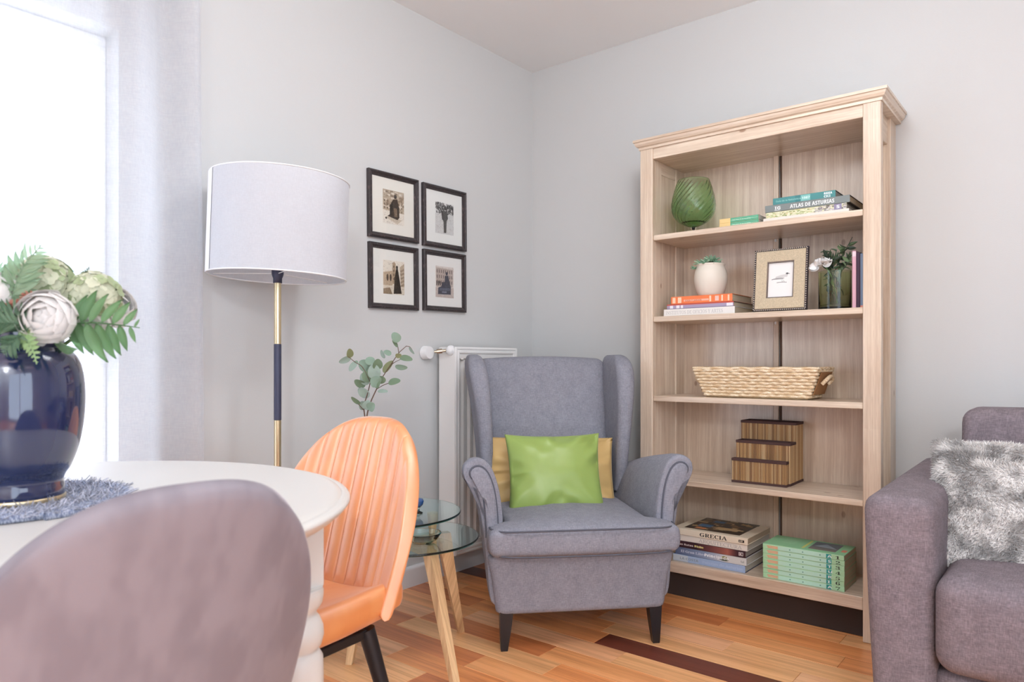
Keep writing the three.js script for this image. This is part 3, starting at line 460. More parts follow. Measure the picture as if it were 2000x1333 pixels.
{ // bottom shelf: two stacks
  const y = SHELF[4];
  const T = [0.0285, 0.031, 0.027, 0.026, 0.0265]; let h = y; const ys = T.map((t) => { const a = h; h += t + 0.0002; return a; });
  book('blue and white hardback at the foot of the left stack', [0.985, 1.298, ys[0], 0.303], { T: T[0], D: 0.26, cover: lin(0.05, 0.06, 0.12), spine: spineMat('#a4b8da', (g, w, h) => { g.fillStyle = '#c9cfd6'; g.fillRect(0, 4, w * 0.22, h - 8); g.fillStyle = '#a9bbd8'; g.fillRect(w * 0.22, 4, w * 0.16, h - 8); say(g, 'LA COSTA', w * 0.1, h / 2, 30, '#8f97a6'); say(g, 'Paisajes de Asturias', w * 0.42, h / 2, 30, '#bccce6', 'serif', 'normal'); }) }, 'books in the left stack of the bottom shelf');
  book('white book with a blue sky spine and green hill picture', [0.995, 1.303, ys[1], 0.300], { T: T[1], D: 0.25, cover: lin(0.7, 0.7, 0.7), spine: spineMat('#dcdad6', (g, w, h) => { const q = g.createLinearGradient(0, 0, w * 0.7, 0); q.addColorStop(0, '#5a6684'); q.addColorStop(0.6, '#8f9dba'); q.addColorStop(1, '#d6d8dc'); g.fillStyle = q; g.fillRect(0, 0, w * 0.7, h); g.fillStyle = '#8d8a4e'; g.beginPath(); g.ellipse(w * 0.7, h * 0.5, 22, 18, 0, 0, 7); g.fill(); g.fillStyle = '#3f4a2e'; g.beginPath(); g.ellipse(w * 0.7, h * 0.68, 30, 10, 0, 0, 7); g.fill(); say(g, 'El Gran Libro del', w * 0.08, h / 2, 27, '#d8dce6', 'serif'); say(g, 'Principado', w * 0.42, h / 2, 34, '#fff'); say(g, 'ω', w * 0.92, h / 2, 30, '#9a9a94'); }) }, 'books in the left stack of the bottom shelf');
  book('dark maroon book with white title in the left stack', [0.99, 1.299, ys[2], 0.302], { T: T[2], D: 0.25, cover: lin(0.03, 0.012, 0.02), page: pages.grey, spine: spineMat('#3a2029', (g, w, h) => { const q = g.createLinearGradient(w * 0.35, 0, w * 0.9, 0); q.addColorStop(0, '#4a2a31'); q.addColorStop(0.75, '#b0685a'); q.addColorStop(1, '#3a2029'); g.fillStyle = q; g.fillRect(w * 0.35, 0, w * 0.55, h); say(g, 'Las Rutas de la', w * 0.05, h / 2, 26, '#e8dcd6'); say(g, 'Plata', w * 0.295, h / 2, 28, '#e2dc7a'); g.strokeStyle = '#f2ece8'; g.lineWidth = 4; g.strokeRect(w * 0.915, 16, 26, 30); say(g, 'K', w * 0.92, h / 2, 28, '#f2ece8'); }) }, 'books in the left stack of the bottom shelf');
  book('white art book with pale grey capitals under the top one', [0.985, 1.306, ys[3], 0.300], { T: T[3], D: 0.26, cover: lin(0.72, 0.69, 0.64), spine: spineMat('#ece4d8', (g, w, h) => say(g, 'ARQUITECTURA', w * 0.36, h / 2 + 2, 46, '#b7b1aa', 'serif', 'normal', 'left', 0.82)) }, 'books in the left stack of the bottom shelf');
  const cover = std({ roughness: 0.35, map: canvasTex(512, 448, (g, w, h) => {
    g.fillStyle = '#eadcc4'; g.fillRect(0, 0, w, h); const f = rng(12), cols = ['#1c1512', '#3a2a1e', '#8a6a44', '#b5925e', '#2a1d16', '#6d4a30', '#15212e', '#c7ab7c'];
    g.fillStyle = '#241a14'; g.fillRect(60, 0, w - 130, h - 40);
    for (let i = 0; i < 150; i++) { g.fillStyle = cols[Math.floor(f() * 8)]; g.fillRect(62 + f() * (w - 190), f() * (h - 90), 14 + f() * 60, 10 + f() * 34); }
    g.fillStyle = '#2f6fa0'; g.fillRect(110, 210, 90, 90); g.fillRect(150, 60, 80, 60); g.fillStyle = '#d98a5a'; g.fillRect(120, 330, 70, 50); g.fillStyle = '#c9a878'; g.fillRect(240, 240, 150, 70);
  }) });
  book('cream coffee table book with a collage cover on top of the left stack', [0.985, 1.309, ys[4], 0.304], { T: T[4], D: 0.265, cover: lin(0.78, 0.69, 0.54), page: pages.tan, top: cover, spine: spineMat('#eddfc8', (g, w, h) => { say(g, 'GRECIA', w * 0.37, h / 2 + 2, 50, '#1c1a18', 'serif', 'bold', 'left', 0.95); g.fillStyle = '#221d1a'; g.fillRect(w * 0.885, 22, 36, 24); say(g, 'aB', w * 0.89, 32, 20, '#eddfc8'); }) }, 'books in the left stack of the bottom shelf');
  const greenTop = std({ roughness: 0.45, map: canvasTex(512, 288, (g, w, h) => { g.fillStyle = '#9ad8a6'; g.fillRect(0, 0, w, h); g.fillStyle = '#b6e4bc'; for (let i = 0; i < 5; i++) g.fillRect(90, 40 + i * 34, 90, 9); g.fillStyle = '#dfe27e'; g.fillRect(238, 20, 16, h - 50); const q = g.createLinearGradient(0, 20, 0, h - 40); q.addColorStop(0, '#7d8c98'); q.addColorStop(0.5, '#5f6a6e'); q.addColorStop(1, '#8b7f78'); g.fillStyle = q; g.fillRect(275, 24, 170, h - 70); g.fillStyle = '#9aa8b2'; g.beginPath(); g.moveTo(290, 150); g.lineTo(350, 60); g.lineTo(440, 170); g.fill(); g.fillStyle = '#f0957a'; g.fillRect(470, 150, 30, 60); }) });
  const TT = 0.0189, who = ['bottommost', 'second from the bottom', 'third from the bottom', 'middle one', 'third from the top', 'second from the top', 'topmost'];
  for (let i = 0; i < 7; i++) {
    const sp = spineMat('#b2e0b4', (g, w, h) => { g.fillStyle = '#bfead6'; g.fillRect(w * 0.2, 6, w * 0.6, h - 12); g.fillStyle = '#f2a284'; g.fillRect(w * 0.055, 18, w * 0.14, 12); g.fillRect(w * 0.065, 36, w * 0.13, 12); g.fillStyle = '#2fa09a'; g.fillRect(w * 0.79, 6, w * 0.06, h - 8); g.fillStyle = '#e8f4ee'; say(g, 'ASTURIA'[6 - i], w * 0.803, h / 2 + 2, 44, '#e8f4ee'); g.fillStyle = '#5f9f8c'; for (const a of [0.34, 0.5, 0.71]) g.fillRect(w * a, 26, 8, 14); say(g, String(7 - i), w * 0.895, h / 2 + 2, 54, '#243028', 'serif'); });
    book(`mint green encyclopedia volume, ${who[i]} in the green stack`, [1.369 + rr(-0.001, 0.001), 1.668 + rr(-0.001, 0.001), y + i * (TT + 0.0001), 0.306 + rr(-0.002, 0.001)], { T: TT, D: 0.172, cover: lin(0.25, 0.5, 0.29), page: pages.tan, spine: sp, soft: true, top: i === 6 ? greenTop : undefined }, 'mint green encyclopedia volumes');
  }
}

// ------------------------------------------------------------------ other things on the shelves
const greenGlass = (d, k = [0.2, 0.52, 0.15]) => phys({ color: lin(0.93, 1, 0.93), roughness: 0.03, transmission: 1, thickness: 0.01, ior: 1.48, attenuationColor: lin(...k), attenuationDistance: d });
{ // swirled goblet
  const t = thing('glass_goblet', 'big green glass goblet with swirled ribs on the top shelf', 'goblet', [1.031, SHELF[0], 0.20]);
  const prof = [[0.010, 0.036], [0.03, 0.042], [0.062, 0.06], [0.085, 0.09], [0.0925, 0.125], [0.089, 0.16], [0.079, 0.20], [0.068, 0.238]];
  const c = new THREE.CatmullRomCurve3(prof.map(([r, y]) => V3(r, y, 0))), pts = c.getSpacedPoints(46).map((p) => [p.x, p.y]);
  const inner = pts.map(([r, y]) => [Math.max(0.0005, r - 0.003), Math.min(y + (r < 0.05 ? 0.004 : 0.0015), 0.238)]).reverse();
  const g = lathe([[0.0003, 0.034], ...pts, [0.0665, 0.2395], ...inner.slice(1), [0.0003, 0.041]], 120), p = g.attributes.position;
  for (let i = 0; i < p.count; i++) { const x = p.getX(i), y = p.getY(i), z = p.getZ(i), r = Math.hypot(x, z), a = Math.atan2(z, x); if (r < 0.02) continue; const k = 1 + 0.022 * Math.sin(22 * a + y * 230) * smoothstep(y, 0.04, 0.07) * (1 - smoothstep(y, 0.22, 0.237)); p.setX(i, x * k); p.setZ(i, z * k); }
  mesh('bowl', smooth(g), greenGlass(0.015), t);
  mesh('stem', curveLathe([[0.0003, 0.036], [0.012, 0.036], [0.008, 0.022], [0.009, 0.012], [0.03, 0.006], [0.045, 0.003], [0.046, 0.0005], [0.0003, 0.0005]], 48, 40), greenGlass(0.02), t);
}
{ // succulent in cream pot
  const t = thing('plant_pot', 'round cream ceramic pot standing on the orange book', 'pot', [1.103, SHELF[1] + 0.0846, 0.185]);
  mesh('pot_body', curveLathe([[0.0003, 0], [0.047, 0], [0.052, 0.006], [0.064, 0.04], [0.0695, 0.072], [0.066, 0.104], [0.0585, 0.124], [0.0575, 0.130], [0.0605, 0.1365], [0.058, 0.139], [0.053, 0.134], [0.052, 0.122], [0.0003, 0.120]], 56, 70), phys({ color: lin(0.78, 0.72, 0.62), roughness: 0.5, bumpMap: rep(tex(64, 64, (x, y) => 128 + 60 * h2(x, y, 3), false), 4, 4), bumpScale: 0.0004 }), t);
  mesh('soil', new THREE.CylinderGeometry(0.052, 0.052, 0.006, 24).translate(0, 0.123, 0), std({ color: lin(0.03, 0.022, 0.015), roughness: 1 }), t);
  const s = thing('succulent', 'small grey green succulent rosettes growing from the cream pot', 'succulent', [1.103, SHELF[1] + 0.0846 + 0.142, 0.185]);
  const leaf = new THREE.SphereGeometry(0.5, 10, 8); { const p = leaf.attributes.position; for (let i = 0; i < p.count; i++) { const y = p.getY(i) + 0.5, x = p.getX(i), z = p.getZ(i); const w = Math.sin(Math.PI * Math.pow(y, 0.75)) * 0.5 + 0.12 * (1 - y); p.setXYZ(i, x * (0.35 + w) * 0.62, y, z * 0.26 + 0.16 * y * y); } leaf.computeVertexNormals(); }
  const sm = [[0.24, 0.42, 0.28], [0.16, 0.32, 0.2], [0.36, 0.52, 0.36]].map((c) => std({ color: lin(...c), roughness: 0.6 })), f = rng(3);
  for (const [cx, cy, cz, R0, n] of [[0.004, 0.006, 0.0, 0.046, 15], [-0.034, -0.004, 0.018, 0.042, 13], [0.034, -0.006, 0.012, 0.034, 11], [-0.006, -0.004, 0.036, 0.036, 11], [-0.062, -0.022, 0.026, 0.026, 8]]) for (let i = 0; i < n; i++) {
    const m = mesh('leaf', leaf, sm[Math.floor(f() * 3)], s), k = i / n; m.position.set(cx, cy, cz); m.rotation.order = 'YXZ'; m.rotation.set(lerp(1.45, 0.25, k) + rr(-0.1, 0.1, f), i * 2.4, 0); const l = R0 * lerp(1, 0.65, k) * rr(0.85, 1.15, f); m.scale.set(l * 0.62, l, l * 0.8);
  }
}
function mitred(w, h, prof) {                                      // frame from a profile [[inward, height]...], outer size w x h, lying in the xy plane
  const pos = [], C = [[-1, -1], [1, -1], [1, 1], [-1, 1]];
  for (let s = 0; s < 4; s++) { const a = C[s], b = C[(s + 1) % 4]; for (let i = 0; i < prof.length; i++) { const [i0, z0] = prof[i], [i1, z1] = prof[(i + 1) % prof.length], P = (c, k, z) => [c[0] * (w / 2 - k), c[1] * (h / 2 - k), z]; const q = [P(a, i0, z0), P(b, i0, z0), P(b, i1, z1), P(a, i1, z1)]; for (const k of [0, 1, 2, 0, 2, 3]) pos.push(...q[k]); } }
  const g = new THREE.BufferGeometry(); g.setAttribute('position', new THREE.Float32BufferAttribute(pos, 3)); g.computeVertexNormals(); return planar(g, 1);
}
{ // beaded table frame with a bird print
  const t = thing('photo_frame', 'sandy table frame with beaded dark edge holding a seagull print', 'picture frame', [1.431, SHELF[1], 0.298], 0.02); t.rotation.order = 'YXZ'; t.rotation.x = -0.12; t.position.y = SHELF[1] + 0.002;
  const W = 0.204, H = 0.246, sand = std({ roughness: 0.85, map: rep(tex(128, 128, (x, y) => { const v = 0.93 + 0.10 * noise(x / 3, y / 3, 43, 43, 1) + 0.12 * (h2(x, y, 2) - 0.5); return [198 * v, 182 * v, 154 * v]; }), 8, 8) }), dark = std({ color: lin(0.035, 0.025, 0.03), roughness: 0.5 });
  mesh('frame', mitred(W - 0.016, H - 0.016, [[0, -0.006], [0, 0.009], [0.002, 0.011], [0.041, 0.008], [0.044, 0.006], [0.044, -0.006]]).translate(0, H / 2, 0), sand, t);
  mesh('frame_edge', mitred(W, H, [[0, -0.008], [0, 0.006], [0.002, 0.008], [0.0075, 0.008], [0.0085, -0.008]]).translate(0, H / 2, 0), dark, t);
  const beads = []; for (let s = 0; s < 2; s++) for (let i = 0; i < 27; i++) { const u = (i + 0.5) / 27 - 0.5; for (const k of [-1, 1]) beads.push(new THREE.SphereGeometry(0.0025, 6, 5).translate(s ? k * (W / 2 - 0.0035) : u * (W - 0.008), H / 2 + (s ? u * (H - 0.008) : k * (H / 2 - 0.0035)), 0.0085)); }
  mesh('bead_row', beads, std({ color: lin(0.62, 0.55, 0.46), roughness: 0.4, metalness: 0.3 }), t).userData.kind = 'stuff';
  mesh('frame_lip', mitred(W - 0.102, H - 0.102, [[0, -0.004], [0, 0.0075], [0.003, 0.0075], [0.004, -0.004]]).translate(0, H / 2, 0), std({ color: lin(0.16, 0.12, 0.10), roughness: 0.5 }), t);
  mesh('print', topUV(box(W - 0.106, 0.001, H - 0.106)).rotateX(Math.PI / 2).translate(0, H / 2, -0.002), std({ roughness: 0.6, map: canvasTex(256, 384, (g, w, h) => {
    g.fillStyle = '#e9e6e2'; g.fillRect(0, 0, w, h); const st = (c, lw, ...p) => { g.strokeStyle = c; g.lineWidth = lw; g.lineCap = 'round'; g.beginPath(); g.moveTo(p[0], p[1]); for (let i = 2; i < p.length; i += 4) g.quadraticCurveTo(p[i], p[i + 1], p[i + 2], p[i + 3]); g.stroke(); };
    g.fillStyle = '#565656'; g.beginPath(); g.ellipse(190, 128, 13, 11, 0, 0, 7); g.fill(); st('#3c3c3c', 5, 198, 128, 206, 128, 214, 131);
    st('#c9c7c4', 30, 90, 168, 140, 150, 182, 150); st('#a09e9c', 9, 40, 186, 90, 170, 160, 176); st('#7b7977', 6, 44, 184, 96, 182, 150, 184); st('#8e8c8a', 7, 92, 222, 130, 214, 186, 222); st('#6c6a68', 3, 140, 196, 142, 206, 146, 218); st('#6c6a68', 3, 156, 196, 158, 206, 164, 218);
  }) }), t);
  const st = mesh('easel_back', rbox(0.06, 0.17, 0.003, 0, 0.085, 0, 0.001), dark, t); st.position.set(0, 0.036, -0.062); st.rotation.x = 0.30; 
  mesh('backing', box(W - 0.03, H - 0.03, 0.003, 0, H / 2, -0.0085), dark, t);
}
const leafGeo = (len, wid, bend = 0.2, n = 8, cup = 0.15) => {     // pointed leaf from the origin along +y, both sides visible
  const g = new THREE.PlaneGeometry(1, 1, 4, n), p = g.attributes.position; for (let i = 0; i < p.count; i++) { const u = p.getX(i) * 2, v = p.getY(i) + 0.5, w = wid / 2 * Math.pow(Math.sin(Math.PI * Math.pow(clamp(v, 0, 1), 0.8)), 0.8); p.setXYZ(i, u * w, v * len, -bend * len * v * v + cup * wid * u * u); } g.computeVertexNormals(); return g;
};
const leafMat = (r, g, b, tr = 0.25) => phys({ color: lin(r, g, b), roughness: 0.62, transmission: tr, thickness: 0, side: THREE.DoubleSide });
const aim = (m, pos, dir, roll = 0) => { m.position.copy(pos); m.quaternion.setFromUnitVectors(V3(0, 1, 0), dir.clone().normalize()).multiply(new THREE.Quaternion().setFromAxisAngle(V3(0, 1, 0), roll)); return m; };
{ // green cylinder vase with artificial flowers
  const x = 1.619, y = SHELF[1], z = 0.245, t = thing('glass_vase', 'straight green glass cylinder vase on the second shelf', 'vase', [x, y, z]);
  mesh('vase_body', lathe([[0.0003, 0], [0.0555, 0], [0.0575, 0.002], [0.0575, 0.1435], [0.0565, 0.1445], [0.0545, 0.1435], [0.0545, 0.009], [0.0003, 0.009]], 64), greenGlass(0.022, [0.42, 0.5, 0.12]), t);
  const w = thing('artificial_flower', 'white artificial flower leaning over the rim of the green cylinder vase', 'flower', [x - 0.028, y + 0.172, z + 0.03]);
  const wp = std({ color: lin(0.82, 0.81, 0.79), roughness: 0.8, side: THREE.DoubleSide }), f = rng(8), pet = leafGeo(0.04, 0.036, 0.3, 6, 0.3);
  for (let i = 0; i < 16; i++) { const k = i / 16, a = i * 2.4; aim(mesh('petal', pet, wp, w), V3(-0.006, 0, 0.004), V3(Math.cos(a) * lerp(1, 0.4, k), lerp(0.25, 1, k), Math.sin(a) * lerp(1, 0.4, k)), f() * 6).scale.setScalar(lerp(0.9, 0.6, k)); }
  for (let i = 0; i < 6; i++) aim(mesh('petal', pet, wp, w), V3(-0.022, -0.008, 0.006), V3(-1, 0.15 * (i - 2.5) - 0.1, 0.5 * Math.sin(i)), f() * 6).scale.setScalar(0.85);
  mesh('stem', tube([[0, -0.004, 0], [0.02, -0.05, -0.02], [0.04, -0.155, -0.02]], 0.0022, 16, 6), leafMat(0.1, 0.2, 0.06, 0), w);
  const g = thing('artificial_greenery', 'dark trailing artificial leaves sprouting from the green cylinder vase', 'foliage', [x, y, z]);
  const lm = [leafMat(0.075, 0.13, 0.06), leafMat(0.16, 0.24, 0.11), leafMat(0.04, 0.065, 0.04)], lg = leafGeo(0.032, 0.012, 0.4, 6, 0.3), f2 = rng(17);
  for (let k = 0; k < 13; k++) {
    const a = f2() * 6.28, sp = rr(0.02, 0.055, f2), top = k === 0 ? V3(0.062, 0.268, 0.0) : V3(0.018 + Math.cos(a) * sp, rr(0.17, 0.225, f2), Math.sin(a) * sp), base = V3(Math.cos(a) * 0.02, 0.012, Math.sin(a) * 0.02), mid = V3(Math.cos(a) * 0.022, 0.13, Math.sin(a) * 0.022), c = new THREE.CatmullRomCurve3([base, mid, top]);
    mesh('stem', tube([base, mid, top], 0.0013, 14, 5), lm[2], g);
    for (let i = 0; i < 11; i++) { const u = k && i < 4 ? rr(0.15, 0.5, f2) : rr(0.62, 1, f2), q = c.getPointAt(u), d = V3(f2() - 0.5, f2() * 0.8 - 0.1, f2() - 0.5); if (q.y < 0.145) d.x *= 0.2, d.z *= 0.2; aim(mesh('leaf', lg, lm[Math.floor(f2() * 3)], g), q, d, f2() * 6).scale.setScalar(rr(0.7, 1.2, f2) * (q.y < 0.145 ? 0.8 : 1)); }
  }
}
{ // woven tray basket
  const t = thing('woven_basket', 'long shallow woven seagrass basket with rope handles', 'basket', [1.326, SHELF[2], 0.197]);
  const fibre = rep(tex(256, 64, (x, y) => { const n = noise(x / 32, y / 8, 8, 8, 3) * 0.6 + noise(x / 6, y / 3, 43, 21, 4) * 0.4; return mix([206, 172, 128], [250, 236, 210], clamp(n * 1.5 - 0.25, 0, 1)); }), 1 / 0.12, 1);
  const mat = std({ map: fibre, roughness: 0.85 }), ring = (h) => ({ a: lerp(0.206, 0.247, h), b: lerp(0.078, 0.106, h) }), rows = 9, Ht = 0.118, row = (k) => {
    const { a, b } = ring((k + 0.5) / rows), y = 0.006 + (k + 0.5) / rows * (Ht - 0.006), pts = [], n = 150, per = 4 * (a + b);
    for (let i = 0; i < n; i++) { let s = i / n * per, x, z; if (s < 2 * a) { x = -a + s; z = b; } else if ((s -= 2 * a) < 2 * b) { x = a; z = b - s; } else if ((s -= 2 * b) < 2 * a) { x = a - s; z = -b; } else { s -= 2 * a; x = -a; z = -b + s; } const o = 0.0022 * Math.sin(i * Math.PI / 2.5 + (k % 2) * Math.PI) + rr(-0.0006, 0.0006); pts.push(V3(x * (1 + o / 0.2), y + rr(-0.0008, 0.0008), z * (1 + o / 0.1))); }
    const g = tube(pts, 0.0072, 460, 6, true), uv = g.attributes.uv; for (let i = 0; i < uv.count; i++) uv.setXY(i, uv.getX(i) * per + k * k * 0.173 + k * 0.41, uv.getY(i)); return g;
  };
  mesh('woven_wall', Array.from({ length: rows }, (_, k) => row(k)), mat, t).userData.kind = 'stuff';
  const rim = ring(1), rp = [[rim.a, rim.b], [-rim.a, rim.b], [-rim.a, -rim.b], [rim.a, -rim.b]];
  for (let k = 0; k < 1; k++) { const pts = []; for (let i = 0; i < 4; i++) { const [a, b] = [rp[i], rp[(i + 1) % 4]]; for (let j = 0; j < 20; j++) pts.push(V3(lerp(a[0], b[0], j / 20), Ht + 0.002 + 0.0015 * Math.sin(j * 1.7), lerp(a[1], b[1], j / 20))); } const g = tube(pts, 0.006, 400, 7, true), uv = g.attributes.uv; for (let i = 0; i < uv.count; i++) uv.setXY(i, uv.getX(i) * 1.4, uv.getY(i)); mesh('rim', g, mat, t); }
  mesh('basket_floor', rbox(0.41, 0.008, 0.152, 0, 0.005, 0, 0.003), std({ color: lin(0.5, 0.36, 0.2), roughness: 0.9 }), t);
  const brown = std({ color: lin(0.33, 0.16, 0.06), roughness: 0.9 });
  for (const s of [-1, 1]) { mesh('end_band', rbox(0.003, 0.092, 0.145, 0, 0, 0, 0.001), brown, t).position.set(s * 0.2375, 0.063, 0); t.children[t.children.length - 1].rotation.z = -s * 0.33; mesh('handle', tube([[s * 0.246, 0.06, 0.045], [s * 0.262, 0.078, 0.04], [s * 0.266, 0.09, 0], [s * 0.262, 0.078, -0.04], [s * 0.246, 0.06, -0.045]], 0.0075, 40, 8), mat, t); }
}
{ // three bamboo boxes set one before the other
  const cloth = std({ color: lin(0.075, 0.036, 0.032), roughness: 0.85 }), reed = [[0.50, 0.30, 0.13], [0.40, 0.22, 0.09], [0.30, 0.16, 0.07], [0.56, 0.38, 0.20]], f = rng(23);
  const rm = reed.map((c) => std({ color: lin(...c), roughness: 0.55, bumpMap: rep(tex(16, 128, (x, y) => 100 + 120 * h2(0, y >> 1, 5), false), 1, 8), bumpScale: 0.0006 }));
  const make = (label, x0, x1, z0, z1, h) => {
    const w = x1 - x0, d = z1 - z0, t = thing('bamboo_box', label, 'box', [(x0 + x1) / 2, SHELF[3], (z0 + z1) / 2], 0, 'nested bamboo boxes'), e = 0.004;
    const sticks = rm.map(() => []), n1 = Math.round(w / 0.0052), n2 = Math.max(3, Math.round(d / 0.0052)), stick = (x, z) => { const r = rr(0.0022, 0.003, f), g = new THREE.CylinderGeometry(r, r, h - 0.016, 6, 1); g.translate(x, h / 2, z); sticks[Math.floor(f() * 4)].push(g); };
    for (let i = 0; i < n1; i++) for (const s of [-1, 1]) stick(-w / 2 + (i + 0.5) / n1 * w, s * (d / 2 - 0.003));
    for (let i = 0; i < n2; i++) for (const s of [-1, 1]) stick(s * (w / 2 - 0.003), -d / 2 + (i + 0.5) / n2 * d);
    sticks.forEach((g, i) => g.length && (mesh('bamboo_sticks', g, rm[i], t).userData.kind = 'stuff'));
    const hollow = (y, hh) => { const s = new THREE.Shape([[-w / 2, -d / 2], [w / 2, -d / 2], [w / 2, d / 2], [-w / 2, d / 2]].map((p) => new THREE.Vector2(...p))); const k = e + 0.002; if (d > 2.4 * k) s.holes.push(new THREE.Path([[-w / 2 + k, -d / 2 + k], [w / 2 - k, -d / 2 + k], [w / 2 - k, d / 2 - k], [-w / 2 + k, d / 2 - k]].map((p) => new THREE.Vector2(...p)))); const g = new THREE.ExtrudeGeometry(s, { depth: hh, bevelEnabled: true, bevelSize: 0.001, bevelThickness: 0.001, bevelSegments: 2 }); g.rotateX(-Math.PI / 2); g.translate(0, y, 0); return g; };
    mesh('top_trim', hollow(h - 0.010, 0.009), cloth, t); mesh('bottom_trim', hollow(0.001, 0.008), cloth, t);
    mesh('lining', [box(w - 0.012, 0.002, Math.max(0.004, d - 0.012), 0, 0.012, 0), ...[-1, 1].map((s) => box(w - 0.012, h - 0.02, 0.001, 0, h / 2, s * (d / 2 - 0.0065))), ...[-1, 1].map((s) => box(0.001, h - 0.02, Math.max(0.004, d - 0.012), s * (w / 2 - 0.0065), h / 2, 0))], std({ color: lin(0.06, 0.035, 0.03), roughness: 0.9 }), t);
  };
  make('tallest brown bamboo box, at the back of the three', 1.213, 1.4405, 0.031, 0.126, 0.249);
  make('middle sized brown bamboo box, between the other two', 1.222, 1.4415, 0.131, 0.203, 0.172);
  make('lowest brown bamboo box, in front of the three', 1.2175, 1.438, 0.209, 0.238, 0.1005);
}

